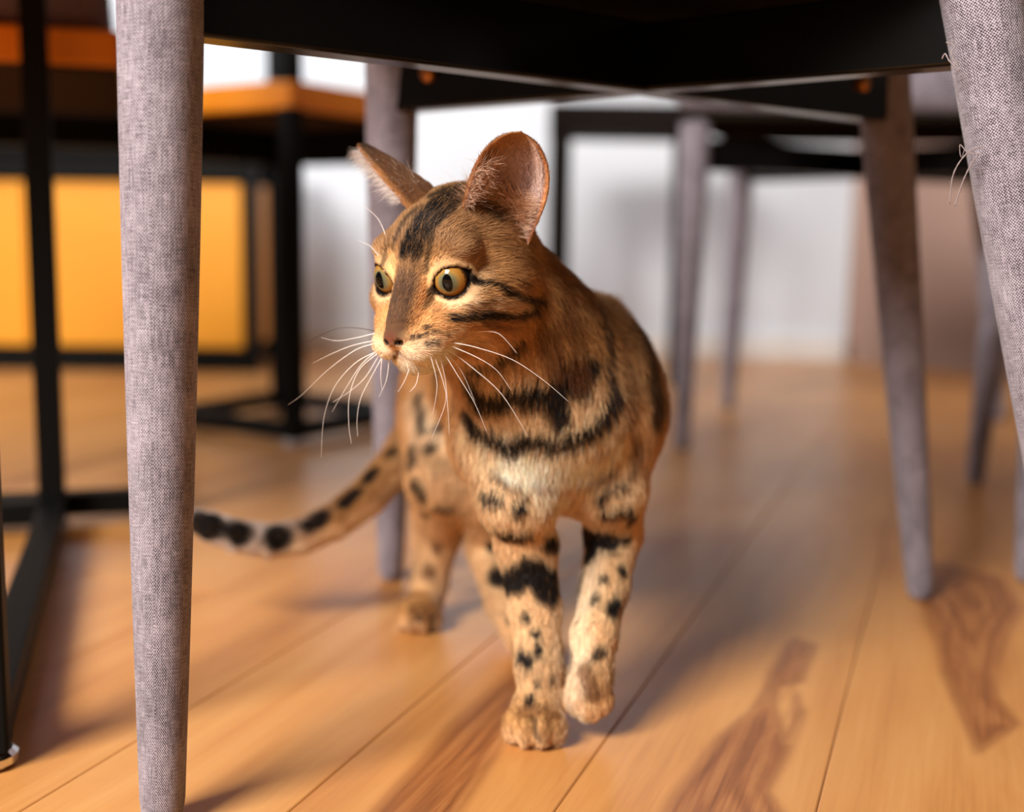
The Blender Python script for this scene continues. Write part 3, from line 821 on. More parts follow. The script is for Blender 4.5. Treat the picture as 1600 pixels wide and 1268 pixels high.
def surface_nets(h):
    lo = np.min([p.lo for p in PR], 0); hi = np.max([p.hi for p in PR], 0)
    lo = np.floor(lo / h) * h; n = np.ceil((hi - lo) / h).astype(int) + 1
    F = np.full(tuple(n), 0.05, np.float32)
    axs = [lo[i] + h * np.arange(n[i]) for i in range(3)]
    for p in PR:
        i0 = np.maximum(((p.lo - lo) / h).astype(int), 0); i1 = np.minimum(((p.hi - lo) / h).astype(int) + 1, n)
        sl = tuple(slice(a, b) for a, b in zip(i0, i1))
        G = np.stack(np.meshgrid(*[axs[i][sl[i]] for i in range(3)], indexing='ij'), -1).reshape(-1, 3)
        F[sl] = smin(F[sl].ravel(), prim_d(p, G), p.k).reshape(F[sl].shape)
    # carving only matters around the head
    i0 = np.maximum(((HO - 0.08 - lo) / h).astype(int), 0); i1 = np.minimum(((HO + 0.08 - lo) / h).astype(int) + 1, n)
    sl = tuple(slice(a, b) for a, b in zip(i0, i1))
    G = np.stack(np.meshgrid(*[axs[i][sl[i]] for i in range(3)], indexing='ij'), -1).reshape(-1, 3)
    F[sl] = carve(G, F[sl].ravel().astype(float)).reshape(F[sl].shape)
    S = F < 0
    cnt = np.zeros(tuple(n - 1), np.int8)
    for dx in (0, 1):
        for dy in (0, 1):
            for dz in (0, 1):
                cnt += S[dx:n[0] - 1 + dx, dy:n[1] - 1 + dy, dz:n[2] - 1 + dz]
    act = (cnt > 0) & (cnt < 8)
    ids = -np.ones(act.shape, np.int64); ids[act] = np.arange(act.sum())
    C = np.argwhere(act)
    acc = np.zeros((len(C), 3)); num = np.zeros(len(C))
    corners = [(a, b, c) for a in (0, 1) for b in (0, 1) for c in (0, 1)]
    for ci, a in enumerate(corners):
        for b in corners[ci + 1:]:
            if sum(abs(x - y) for x, y in zip(a, b)) != 1: continue
            va = F[C[:, 0] + a[0], C[:, 1] + a[1], C[:, 2] + a[2]]; vb = F[C[:, 0] + b[0], C[:, 1] + b[1], C[:, 2] + b[2]]
            m = (va < 0) != (vb < 0)
            t = np.where(m, va / np.where(m, va - vb, 1), 0)
            pt = np.array(a)[None] + t[:, None] * (np.array(b) - np.array(a))[None]
            acc[m] += pt[m]; num[m] += 1
    V = lo + h * (C + acc / num[:, None])
    Q = []
    for ax in range(3):
        o1, o2 = (ax + 1) % 3, (ax + 2) % 3
        s0 = [slice(1, None)] * 3; s0[ax] = slice(0, -1)
        A = S[tuple(slice(0, n[i] - 1) if i == ax else slice(0, n[i]) for i in range(3))]
        B = S[tuple(slice(1, n[i]) if i == ax else slice(0, n[i]) for i in range(3))]
        X = np.argwhere(A != B)
        X = X[(X[:, o1] > 0) & (X[:, o2] > 0) & (X[:, o1] < n[o1] - 1) & (X[:, o2] < n[o2] - 1)]
        ins = A[X[:, 0], X[:, 1], X[:, 2]]
        def cell(d1, d2):
            Y = X.copy(); Y[:, o1] -= d1; Y[:, o2] -= d2
            return ids[Y[:, 0], Y[:, 1], Y[:, 2]]
        q = np.stack([cell(1, 1), cell(0, 1), cell(0, 0), cell(1, 0)], 1)
        q[~ins] = q[~ins][:, ::-1]
        Q.append(q)
    return V, np.concatenate(Q)
def project(V, it=4):
    for _ in range(it):
        d = sdf(V); e = 0.0004
        g = np.stack([sdf(V + np.eye(3)[i] * e) - sdf(V - np.eye(3)[i] * e) for i in range(3)], 1) / (2 * e)
        gl = np.linalg.norm(g, axis=1, keepdims=True)
        V = V - g / np.maximum(gl, 0.3) ** 2 * np.clip(d, -0.0015, 0.0015)[:, None] * 0.85
    return V
def subdivide(V, Q):
    E = np.concatenate([Q[:, [0, 1]], Q[:, [1, 2]], Q[:, [2, 3]], Q[:, [3, 0]]]); Es = np.sort(E, 1)
    key = Es[:, 0] * (len(V) + 1) + Es[:, 1]
    uq, first, inv = np.unique(key, return_index=True, return_inverse=True)
    mid = (V[Es[first, 0]] + V[Es[first, 1]]) / 2; fc = V[Q].mean(1)
    nv, ne, nq = len(V), len(uq), len(Q)
    e = inv.reshape(4, nq) + nv; c = np.arange(nq) + nv + ne
    N = np.concatenate([np.stack([Q[:, i], e[i], c, e[(i + 3) % 4]], 1) for i in range(4)])
    return np.concatenate([V, mid, fc]), N
def relax(V, Q, it=2, lam=0.5):
    """tangential smoothing so that faces are even"""
    a = np.concatenate([Q[:, [0, 1]], Q[:, [1, 2]], Q[:, [2, 3]], Q[:, [3, 0]]]); a = np.concatenate([a, a[:, ::-1]])
    for _ in range(it):
        s = np.zeros_like(V); c = np.zeros(len(V))
        for i in range(3): s[:, i] = np.bincount(a[:, 0], V[a[:, 1], i], len(V))
        c = np.bincount(a[:, 0], minlength=len(V))
        V = V + lam * (s / np.maximum(c, 1)[:, None] - V)
    return V

# --- ears as cupped leaves with thickness; tips and facing in head millimetres
EAR_TIP = {1: np.array([52.0, -4, 71.0]), -1: np.array([-54.0, -7, 67.0])}
EAR_BASE = {1: np.array([30.0, -9, 28.0]), -1: np.array([-23.5, -9, 35.0])}
def ear(s, nu=34, nv=30):
    base = EAR_BASE[s]; tip = EAR_TIP[s]
    a = unit(tip - base); h = np.linalg.norm(tip - base)
    n = np.array([0.60, 0.78, 0.10]) if s > 0 else np.array([-0.90, 0.42, 0.10]); n = unit(n - a * (n @ a))
    sd = np.cross(a, n)
    if sd[0] * s < 0: sd = -sd                          # towards the outside
    V = []; uvs = []
    for layer in (0, 1):
        for i in range(nu + 1):
            u = i / nu
            ue = -0.16 + 1.16 * u
            prof = (1 - max(ue, 0) ** 3.4) ** 0.62 if ue < 1 else 0.0
            wd = 19.0 * prof * (0.97 + 0.10 * math.sin(max(ue, 0) * math.pi * 0.9))
            al = math.radians(88 - 50 * min(max(ue, 0) * 1.15, 1))
            for j in range(nv + 1):
                v = j / nv * 2 - 1
                x = wd * math.sin(v * al) / math.sin(al)
                cup = wd * (math.cos(v * al) - math.cos(al)) / math.sin(al)
                p = base + a * (ue * h) + sd * (x + 1.5 * math.sin(ue * 2.6)) + n * (-cup * 0.85 + 4.0 * (1 - max(ue, 0)))
                # the outer edge starts lower than the inner edge
                p = p - a * (4.0 * max(v, 0) * (1 - u))
                if layer:
                    nn = unit(sd * math.sin(v * al) * 1.0 - n * math.cos(v * al))
                    th = 1.5 * min(1, (1 - abs(v)) * 6 + 0.25) * min(1, (1 - u) * 8 + 0.25)
                    p = p + nn * th
                V.append(p); uvs.append((ue, v, layer))
    W_ = nv + 1; K = (nu + 1) * W_
    Q = []
    for i in range(nu):
        for j in range(nv):
            q = [i * W_ + j, i * W_ + j + 1, (i + 1) * W_ + j + 1, (i + 1) * W_ + j]
            Q.append(q); Q.append([K + t for t in q[::-1]])
    for i in range(nu):
        for j in (0, nv):
            q = [i * W_ + j, (i + 1) * W_ + j, K + (i + 1) * W_ + j, K + i * W_ + j]
            Q.append(q if j == 0 else q[::-1])
    for j in range(nv):
        i = nu; q = [i * W_ + j, i * W_ + j + 1, K + i * W_ + j + 1, K + i * W_ + j]; Q.append(q[::-1])
    V = np.array(V)
    Vw = HO + (V[:, :1] * HL + V[:, 1:2] * HF + V[:, 2:3] * HU) * 0.001
    Q = np.array(Q)
    # make faces point away from the sheet's middle
    i0 = (nu // 2) * W_ + nv // 2
    c = V[[i0, i0 + 1, i0 + W_ + 1, i0 + W_]]
    nrm = np.cross(Vw[i0 + 1] - Vw[i0], Vw[i0 + W_] - Vw[i0])
    nw = HL * n[0] + HF * n[1] + HU * n[2]
    if nrm @ nw < 0: Q = Q[:, ::-1]
    return Vw, Q, np.array(uvs)

# --- coat markings: (colour, radius mm, strength, points) in tenths of a millimetre from the middle of the head
MARKS = [
    ('C', 15.61, 0.85, [(171, 247, -952), (344, 188, -990), (559, 186, -1001), (815, 294, -987), (1030, 470, -932)]),
    ('W', 11.99, 0.9, [(273, 202, -972), (487, 184, -1016), (705, 242, -1024), (874, 349, -996)]),
    ('C', 7.76, 0.6, [(247, 206, -1280), (421, 181, -1345)]),
    ('C', 8.05, 0.6, [(871, 460, -1307), (1043, 500, -1314)]),
    ('C', 10.62, 0.75, [(219, 230, -1010), (416, 185, -1025), (632, 211, -1026), (816, 298, -995)]),
    ('W', 7.04, 0.85, [(345, 197, -1057), (489, 199, -1092), (672, 272, -1110), (803, 347, -1086)]),
    ('W', 4.24, 0.6, [(510, 210, -1240), (643, 363, -1301)]),
    ('C', 4.93, 0.6, [(457, 191, -1347), (657, 636, -1446)]),
    ('C', 2.59, 0.55, [(237, -347, -149), (334, -242, -173), (422, -72, -189)]),
    ('C', 3.86, 0.5, [(52, -381, -304), (202, -128, -383)]),
    ('C', 1.93, 0.5, [(12, -371, -164), (125, -384, -129)]),
    ('C', 3.1, 0.6, [(148, 44, -573), (304, 7, -546), (477, 48, -534)]),
    ('C', 4.54, 0.6, [(236, 140, -779), (447, 108, -782), (625, 154, -811)]),
    ('C', 3.15, 0.5, [(643, 157, -793), (750, 205, -709), (812, 259, -625)]),
    ('D', 4.56, 0.6, [(-188, -302, 130), (-109, -274, 259), (-3, -151, 369), (107, -38, 430)]),
    ('K', 2.94, 1.0, [(-215, -289, 97), (-158, -275, 226), (-36, -148, 369)]),
    ('K', 2.27, 0.9, [(-160, -323, 76), (-97, -310, 204), (1, -223, 322), (129, 3, 442)]),
    ('K', 1.32, 0.8, [(-276, -223, 105), (-244, -215, 203), (-158, -193, 308)]),
    ('K', 1.3, 0.8, [(-107, -339, 6), (-94, -342, 90), (-75, -337, 160)]),
    ('K', 1.0, 0.7, [(-340, -178, 38), (-309, -192, 124)]),
    ('K', 3.03, 0.9, [(-112, -102, 369), (-8, -60, 418), (108, -47, 426)]),
    ('K', 1.31, 0.8, [(-143, -260, 259), (-33, -194, 342), (43, -85, 411)]),
    ('D', 0.81, 0.6, [(-75, -328, -129), (-105, -357, -166)]),
    ('K', 1.61, 1.0, [(146, -359, -28), (265, -313, -79), (379, -188, -123), (476, 3, -118)]),
    ('K', 1.93, 1.0, [(27, -396, -220), (100, -375, -217), (192, -352, -208), (285, -270, -221), (371, -145, -222), (459, -17, -171)]),
    ('B', 1.29, 0.8, [(100, -383, -168), (211, -364, -142)]),
    ('B', 1.98, 0.7, [(332, -233, -43), (405, -136, -59)]),
    ('B', 1.63, 0.8, [(173, -320, -255), (276, -215, -278)]),
    ('D', 0.83, 1.0, [(-101, -407, -269)]),
    ('D', 0.83, 1.0, [(-48, -424, -289)]),
    ('D', 0.77, 1.0, [(-89, -428, -299)]),
    ('D', 0.77, 1.0, [(-130, -435, -312)]),
    ('D', 0.7, 1.0, [(-162, -434, -322)]),
    ('D', 0.77, 1.0, [(-4, -416, -299)]),
    ('D', 0.64, 1.0, [(-50, -438, -339)]),
    ('D', 0.64, 1.0, [(-90, -456, -348)]),
    ('D', 2.67, 0.8, [(109, -159, 351), (225, -160, 288)]),
    ('B', 2.57, 0.35, [(11, -392, 114), (122, -365, 80)]),
    ('B', 3.96, 0.25, [(231, -221, 151), (397, -80, 86)]),
    ('K', 1.71, 0.9, [(86, 19, -502), (218, -32, -474), (316, -46, -413), (373, -41, -355)]),
    ('K', 5.19, 1.0, [(95, 75, -574), (165, 115, -684), (253, 62, -655), (329, 34, -608), (444, 59, -627), (538, 87, -597), (677, 168, -538), (757, 242, -473)]),
    ('K', 5.21, 1.0, [(550, 100, -652), (612, 138, -741)]),
    ('D', 5.94, 0.9, [(635, 138, -472), (721, 198, -576)]),
    ('K', 4.28, 1.0, [(82, 280, -776), (130, 250, -844), (232, 201, -903), (333, 177, -938), (411, 152, -903), (488, 146, -887), (567, 161, -906), (685, 187, -884), (786, 226, -831), (866, 277, -757), (916, 333, -669)]),
    ('D', 2.9, 0.9, [(847, 394, -327), (861, 327, -524), (900, 329, -632)]),
    ('B', 5.61, 0.7, [(646, 168, -246), (702, 187, -536)]),
    ('B', 4.46, 0.7, [(500, 29, -290), (581, 98, -468)]),
    ('B', 4.22, 0.7, [(612, 188, -90), (577, 95, -259)]),
    ('D', 2.93, 0.7, [(789, 453, -171), (823, 394, -276)]),
    ('B', 3.28, 0.7, [(694, 428, -63), (746, 357, -167)]),
    ('D', 1.06, 0.8, [(234, 233, -1120), (336, 189, -1168), (434, 180, -1231)]),
    ('B', 1.06, 0.6, [(473, 201, -1180), (575, 253, -1185)]),
    ('D', 1.08, 0.8, [(751, 366, -1180), (854, 420, -1159), (938, 464, -1125)]),
    ('D', 1.83, 0.9, [(899, 458, -1238), (1006, 491, -1224)]),
    ('B', 2.15, 0.7, [(834, 305, -982), (884, 340, -965)]),
    ('B', 2.16, 0.7, [(944, 354, -855), (1022, 427, -791)]),
    ('D', 1.84, 0.6, [(1036, 508, -1029), (1093, 536, -957)]),
    ('K', 2.93, 1.0, [(859, 457, -1292)]),
    ('K', 2.57, 1.0, [(905, 488, -1394), (1043, 522, -1388)]),
    ('K', 2.48, 1.0, [(196, 249, -1257), (276, 190, -1261)]),
    ('K', 3.16, 1.0, [(385, 170, -1306)]),
    ('K', 2.86, 1.0, [(267, 298, -1483), (428, 264, -1491)]),
    ('K', 3.25, 1.0, [(556, 376, -1559), (607, 463, -1572)]),
    ('K', 3.63, 1.0, [(211, 2127, -2040)]),
    ('K', 5.8, 1.0, [(257, 1980, -2218), (370, 378, -1780), (461, 349, -1709), (530, 365, -1766), (572, 385, -1840)]),
    ('K', 3.64, 1.0, [(587, 414, -1760), (588, 396, -1870)]),
    ('K', 2.15, 1.0, [(348, 1682, -2449), (440, 338, -1986)]),
    ('K', 2.15, 1.0, [(500, 299, -2080)]),
    ('K', 2.86, 1.0, [(413, 295, -2207), (443, 253, -2230)]),
    ('K', 2.13, 1.0, [(516, 263, -2163)]),
    ('D', 1.41, 1.0, [(503, 195, -2346)]),
    ('D', 1.41, 0.9, [(595, 219, -2315)]),
    ('K', 2.45, 1.0, [(471, 163, -2430)]),
    ('B', 2.79, 0.8, [(431, 125, -2495), (511, 130, -2473), (606, 126, -2493)]),
    ('D', 0.87, 0.7, [(493, 85, -2516), (504, 46, -2606)]),
    ('K', 4.96, 1.0, [(805, 759, -1597), (922, 645, -1610)]),
    ('K', 3.77, 1.0, [(826, 675, -1691)]),
    ('K', 3.01, 1.0, [(1043, 658, -1592)]),
    ('K', 2.98, 1.0, [(1074, 584, -1444)]),
    ('K', 2.61, 1.0, [(1017, 578, -1769)]),
    ('K', 2.19, 1.0, [(854, 441, -1904)]),
    ('K', 3.3, 1.0, [(985, 462, -1936), (951, 416, -1961)]),
    ('D', 1.84, 1.0, [(902, 506, -1805)]),
    ('D', 2.49, 1.0, [(881, 257, -2168)]),
    ('D', 1.42, 0.9, [(836, 234, -2198)]),
    ('D', 1.45, 0.8, [(752, 394, -2023)]),
    ('B', 2.82, 0.8, [(777, 210, -2256), (838, 148, -2376)]),
    ('D', 3.68, 0.9, [(-314, 2236, -972), (-279, 2150, -1173)]),
    ('D', 3.18, 0.9, [(-370, 2144, -1323), (-348, 2047, -1413)]),
    ('D', 3.59, 0.9, [(-216, 2042, -1303)]),
    ('D', 3.16, 0.9, [(-168, 2075, -1160)]),
    ('K', 3.12, 0.9, [(-342, 1982, -1548), (-285, 1953, -1629)]),
    ('K', 2.67, 0.9, [(-186, 1968, -1724), (-86, 1970, -1737)]),
    ('D', 2.71, 0.9, [(-285, 2080, -1793)]),
    ('B', 3.69, 0.8, [(-203, 2268, -2087)]),
    ('B', 3.7, 0.8, [(-252, 2294, -2280)]),
    ('B', 4.06, 0.7, [(-338, 2076, -2509), (-209, 2094, -2512)]),
    ('D', 1.8, 0.9, [(-312, 2035, -2567)]),
    ('D', 1.8, 0.9, [(-216, 2064, -2575), (-209, 2107, -2686)]),
    ('D', 3.35, 0.9, [(-568, 2600, -1440)]),
    ('K', 3.79, 1.0, [(-688, 2496, -1575), (-718, 2464, -1613)]),
    ('K', 3.74, 1.0, [(-798, 2376, -1708), (-876, 2316, -1774)]),
    ('K', 4.14, 1.0, [(-1021, 2237, -1859), (-1124, 2177, -1923)]),
    ('R', 7.23, 1.0, [(-1320, 2096, -1992)]),
    ('R', 7.18, 1.0, [(-1587, 2029, -1950)]),
    ('R', 8.48, 1.0, [(-1801, 1984, -1900)]),
    ('R', 6.25, 1.0, [(-1869, 1985, -1873)]),
    ('D', 6.11, 0.9, [(1061, 763, -356), (1136, 615, -588), (1188, 616, -816)]),
    ('B', 3.68, 0.7, [(924, 492, -355), (979, 427, -570), (1022, 427, -791)]),
    ('B', 2.93, 0.6, [(1047, 467, -871), (1097, 555, -1037), (1041, 518, -1183)]),
]
# whiskers in the same units, root first
WHISKERS = [
    ('D', [(-372, -218, -306), (-479, -189, -294), (-590, -158, -305), (-741, -116, -377)]),
    ('W', [(-369, -249, -316), (-475, -221, -344), (-575, -193, -362), (-658, -169, -348)]),
    ('W', [(-370, -297, -350), (-489, -262, -381), (-607, -229, -432), (-697, -204, -479)]),
    ('W', [(-369, -305, -365), (-468, -277, -402), (-616, -235, -511), (-757, -196, -646), (-835, -174, -704)]),
    ('W', [(-360, -300, -407), (-469, -271, -469), (-580, -240, -597), (-640, -223, -765), (-656, -219, -973)]),
    ('W', [(-360, -298, -409), (-439, -276, -478), (-528, -250, -615), (-595, -232, -729)]),
    ('W', [(-349, -309, -414), (-448, -280, -504), (-500, -266, -643), (-504, -265, -787), (-491, -269, -890)]),
    ('W', [(-328, -294, -435), (-382, -279, -533), (-441, -262, -649), (-462, -256, -757), (-459, -257, -855)]),
    ('W', [(-328, -294, -435), (-335, -292, -531), (-328, -294, -607)]),
    ('W', [(-293, -282, -447), (-307, -280, -552), (-348, -268, -644)]),
    ('W', [(-344, -295, -425), (-419, -274, -544), (-505, -249, -622), (-592, -225, -680)]),
    ('W', [(36, -368, -348), (150, -397, -366), (334, -443, -420), (492, -483, -516), (620, -516, -619)]),
    ('W', [(26, -361, -365), (160, -394, -418), (261, -419, -479), (337, -438, -579)]),
    ('W', [(19, -293, -394), (139, -323, -481), (271, -355, -590), (358, -377, -708), (424, -393, -820)]),
    ('W', [(-9, -373, -396), (67, -392, -514), (153, -413, -650), (217, -428, -797)]),
    ('W', [(8, -270, -413), (82, -288, -506), (150, -304, -655)]),
    ('W', [(-28, -376, -413), (2, -383, -535), (16, -387, -685), (24, -388, -816)]),
    ('W', [(-52, -410, -416), (-5, -421, -547), (5, -424, -650), (-66, -405, -835)]),
    ('W', [(-69, -432, -411), (-36, -440, -555), (-58, -435, -705)]),
    ('W', [(155, -265, -299), (267, -293, -305), (363, -316, -403)]),
    ('W', [(-324, -139, 182), (-368, -127, 270), (-447, -104, 338)]),
    ('W', [(-359, -152, 77), (-407, -138, 128), (-476, -119, 157)]),
    ('W', [(-184, -324, -486), (-211, -316, -553), (-245, -306, -611)]),
    ('W', [(-136, -316, -496), (-152, -311, -569), (-186, -302, -610)]),
]

# ------------------------------------------------------------------ cat body mesh
CATO = Vector((0.02, 0.78, 0.0))
cat_root = empty('cat', CATO)
tag(cat_root, 'brown spotted and striped bengal cat walking under the grey fabric chair, head turned', 'cat')
V, Q = surface_nets(0.0025)
V = project(relax(V, Q), 2)
V, Q = subdivide(V, Q)
V = project(V, 3)
NB = len(V)
ear_uv = np.zeros((0, 4))
for s in (1, -1):
    ev, eq, eu = ear(s)
    Q = np.concatenate([Q, eq + len(V)]); V = np.concatenate([V, ev])
    ear_uv = np.concatenate([ear_uv, np.concatenate([eu, np.full((len(eu), 1), s)], 1)])

# vertex normals
def vnormals(V, Q):
    n = np.cross(V[Q[:, 2]] - V[Q[:, 0]], V[Q[:, 3]] - V[Q[:, 1]])
    N = np.zeros_like(V)
    for k in range(4):
        for i in range(3): N[:, i] += np.bincount(Q[:, k], n[:, i], len(V))
    return N / np.maximum(np.linalg.norm(N, axis=1, keepdims=True), 1e-12)
N = vnormals(V, Q)

# lattice noise
def vnoise(P, scale, seed=0):
    p = P * scale + seed * 17.3
    i = np.floor(p).astype(np.int64); f = p - i; f = f * f * (3 - 2 * f)
    def hsh(a, b, c):
        h = (a * 374761393 + b * 668265263 + c * 2147483647 + seed * 144665) & 0x7fffffff
        h = ((h ^ (h >> 13)) * 1274126177) & 0x7fffffff
        return ((h ^ (h >> 16)) & 0xffff) / 65535.0
    r = 0
    for a in (0, 1):
        for b in (0, 1):
            for c in (0, 1):
                w_ = (f[:, 0] if a else 1 - f[:, 0]) * (f[:, 1] if b else 1 - f[:, 1]) * (f[:, 2] if c else 1 - f[:, 2])
                r = r + w_ * hsh(i[:, 0] + a, i[:, 1] + b, i[:, 2] + c)
    return r
def sstep(a, b, x): t = np.clip((x - a) / (b - a), 0, 1); return t * t * (3 - 2 * t)
LIN = lambda *c: np.array(srgb(*c)[:3])
GOLD, BROWN, CREAM, WHITE = LIN(196, 142, 84), LIN(104, 68, 40), LIN(240, 208, 164), LIN(250, 234, 208)
PAINT = dict(K=LIN(26, 19, 16), D=LIN(48, 31, 22), B=LIN(112, 68, 36), R=LIN(22, 17, 15), C=LIN(240, 206, 162), W=LIN(252, 236, 210))

def coat(P, N):
    """colour, hair length, hair flow and hair density factor of the coat at surface points"""
    wsum = np.full(len(P), 1e-9); flow = np.zeros((len(P), 3)); hl = np.zeros(len(P))
    tw = {k: np.zeros(len(P)) for k in ('chest', 'neck', 'leg', 'paw', 'toe', 'tail', 'head', 'muzzle', 'nose', 'chin', 'body')}
    for p in PR:
        m = np.where(np.all((P > p.lo - 0.01) & (P < p.hi + 0.01), axis=1))[0]
        if not len(m): continue
        w_ = np.exp(-np.maximum(prim_d(p, P[m]), 0) / (0.004 if p.tag in ('head', 'muzzle', 'nose', 'chin', 'toe') else 0.008))
        wsum[m] += w_; flow[m] += w_[:, None] * p.flow; hl[m] += w_ * p.hl; tw[p.tag][m] += w_
    flow /= np.maximum(np.linalg.norm(flow, axis=1, keepdims=True), 1e-9); hl /= wsum
    for k in tw: tw[k] /= wsum
    L = ((P - HO) @ HM.T) * 1000.0
    hd = tw['head'] + tw['muzzle'] + tw['nose'] + tw['chin']
    n1, n2 = vnoise(P, 60, 1), vnoise(P, 220, 2)
    # trunk: gold, browner on the back, cream below and on the chest
    up = N[:, 2]; fr = -N[:, 1]
    c = GOLD + (BROWN - GOLD) * (0.75 * sstep(-0.1, 0.9, up + 0.5 * (N @ SIDE)))[:, None]
    fr_c = sstep(0.35, 0.95, fr) * (tw['chest'] + 0.5 * tw['neck'] + 0.7 * tw['body'])
    low = sstep(0.235, 0.165, P[:, 2])
    c = c + (CREAM - c) * np.clip(fr_c * low * 1.3, 0, 1)[:, None]
    c = c + (WHITE - c) * np.clip(fr_c * sstep(0.03, 0.0, np.abs(P[:, 2] - 0.155)) * 0.8, 0, 1)[:, None]
    c = c + (CREAM - c) * (sstep(0.2, 0.9, -up) * 0.8)[:, None]
    lg = np.clip(tw['leg'] + tw['paw'] + tw['toe'], 0, 1)
    legc = GOLD * 0.5 + CREAM * 0.5
    inner = sstep(0.15, 0.8, np.abs(N @ SIDE)) * sstep(0.02, -0.01, (P[:, 0] - 0.03) * np.sign(N @ SIDE))
    legc = legc + (LIN(176, 122, 62) - legc) * np.clip((tw['paw'] + 0.6 * tw['toe']) * 1.2 * sstep(-0.6, 0.4, up), 0, 1)[:, None]
    lc = legc + (WHITE - legc) * (0.4 * inner)[:, None]
    c = c + (lc - c) * lg[:, None]
    c = c + (CREAM - c) * (tw['tail'] * sstep(0.35, -0.5, up) * 0.9)[:, None]
    c = c + (LIN(222, 206, 196) - c) * (tw['tail'] * sstep(-0.12, -0.2, P[:, 0]) * 0.8)[:, None]
    # head
    h = LIN(196, 146, 94) + np.zeros_like(P)
    x, y, z = np.abs(L[:, 0]), L[:, 1], L[:, 2]
    h += (LIN(146, 108, 74) - h) * (sstep(8, 24, z) * 0.65)[:, None]                       # crown
    h += (LIN(190, 126, 64) - h) * (sstep(24, 8, y) * sstep(4, -14, z) * 0.8)[:, None]      # cheeks
    h += (LIN(86, 60, 44) - h) * (sstep(10, 6, x) * sstep(24, 42, y) * sstep(-22, -14, z) * 0.95)[:, None]     # bridge
    h += (LIN(228, 176, 116) - h) * (sstep(7, 11, x) * sstep(17, 12, x) * sstep(18, 26, y) * sstep(-18, -8, z) * sstep(22, 12, z) * 0.85)[:, None]   # beside the bridge
    for s in (1, -1):
        e, lat, upv = eye_axes(s)
        q = L - ECEN[s]; u, v = q @ lat, q @ upv
        ring = np.hypot(u / 1.15, v) * np.where(q @ e > -4, 1, 9)
        h += (LIN(246, 214, 168) - h) * (sstep(16, 11, ring) * (0.15 + 0.35 * sstep(2, -6, v)))[:, None]
    mz = np.clip(tw['muzzle'] * 1.1 + tw['chin'] * 1.2, 0, 1)
    h += (LIN(244, 214, 176) - h) * (np.clip(mz, 0, 1) * 0.85 * sstep(-14, -22, z))[:, None]
    h += (WHITE - h) * (sstep(-24, -30, z) * sstep(22, 34, y) * 0.9)[:, None]
    h += (LIN(214, 152, 90) - h) * (sstep(-24, -18, z) * sstep(30, 38, y) * sstep(5, 9, x) * 0.55)[:, None]
    c = c + (h - c) * np.clip(hd * 1.15, 0, 1)[:, None]
    c = c * (0.86 + 0.28 * n1)[:, None] * (0.90 + 0.2 * n2)[:, None]
    # painted markings with a ragged edge
    jit = (vnoise(P, 420, 5) - 0.5) * 2.2 + (vnoise(P, 160, 6) - 0.5) * 2.6
    for col, r, st, pts in MARKS:
        pts = np.array(pts) * 1e-4 + HO
        r = r * (2.1 if r < 0.95 else 1.6 if pts[:, 2].mean() < 0.16 else 1.3 if pts[:, 1].mean() > HO[1] + 0.01 or pts[:, 2].mean() < HO[2] - 0.045 else 1.35) + 0.15
        rr = r * 0.001
        lo, hi = pts.min(0) - 3 * rr - 0.004, pts.max(0) + 3 * rr + 0.004
        m = np.where(np.all((P > lo) & (P < hi), axis=1))[0]
        if not len(m): continue
        if len(pts) == 1: pts = np.concatenate([pts, pts + 1e-5])
        d = np.full(len(m), 1e9)
        for a, b in zip(pts[:-1], pts[1:]):
            ba = b - a; t = np.clip(((P[m] - a) @ ba) / (ba @ ba), 0, 1)
            d = np.minimum(d, np.linalg.norm(P[m] - a - t[:, None] * ba, axis=1))
        d = d * 1000 + jit[m] * min(1.0, r / 3.0) * 0.9
        f = sstep(r * 1.12 + 0.2, r * 0.78 - 0.2, d) * st
        c[m] += (PAINT[col] - c[m]) * f[:, None]
    # rosettes and bars on the sides that the markings above leave bare
    fl = np.clip(tw['body'] + 0.8 * tw['leg'], 0, 1) * sstep(0.05, 0.35, N[:, 1] + 0.55 * np.abs(N @ SIDE)) * (N[:, 1] > -0.25)
    sp = vnoise(P * [1, 0.75, 1.25], 62, 11)
    c += (PAINT['D'] - c) * (sstep(0.60, 0.68, sp) * fl * 0.9)[:, None]
    # nose leather, eye rims, mouth
    nz = sstep(0.35, 0.6, tw['nose']) * sstep(49, 52, y) * sstep(-28, -25.5, z) * sstep(-12, -14.5, z) * sstep(8.6, 6.8, x)
    leather = LIN(112, 55, 43) + (LIN(52, 30, 25) - LIN(112, 55, 43)) * np.clip(sstep(2.6, 6.0, x) * 0.8 + sstep(-20, -16, z) * 0.6, 0, 1)[:, None]
    c += (leather - c) * nz[:, None]
    hl = hl * (1 - 0.97 * nz)
    for s in (1, -1):
        e, lat, upv = eye_axes(s)
        q = L - ECEN[s]; u, v, w_ = q @ lat, q @ upv, q @ e
        lens = eye_lens(u, v)
        rim = sstep(2.3, 1.2, lens) * (w_ > 1)
        c += (LIN(20, 13, 10) - c) * rim[:, None]
        cor = sstep(5.0, 2.4, 1.35 * np.hypot((u + 10.8) / 1.6, v + 1.2)) * (w_ > -2)
        c += (LIN(26, 16, 12) - c) * (cor * 0.95)[:, None]
        hl = hl * (0.18 + 0.82 * sstep(0.6, 6.0, lens)) if False else np.where(w_ > 0, hl * (0.12 + 0.88 * sstep(1.0, 7.0, lens)), hl)
        nos = np.hypot((L[:, 0] - 3.9 * s) / 1.5, (z + 21.2)) * np.where(y > 51, 1, 9)
        c += (LIN(24, 12, 10) - c) * sstep(2.0, 1.3, nos)[:, None]
        pts = [(0, 53.2, -27), (4 * s, 51.5, -31), (10 * s, 46.5, -32.3), (16 * s, 36, -30), (19.5 * s, 28, -26.5)]
        d = np.full(len(P), 99.0)
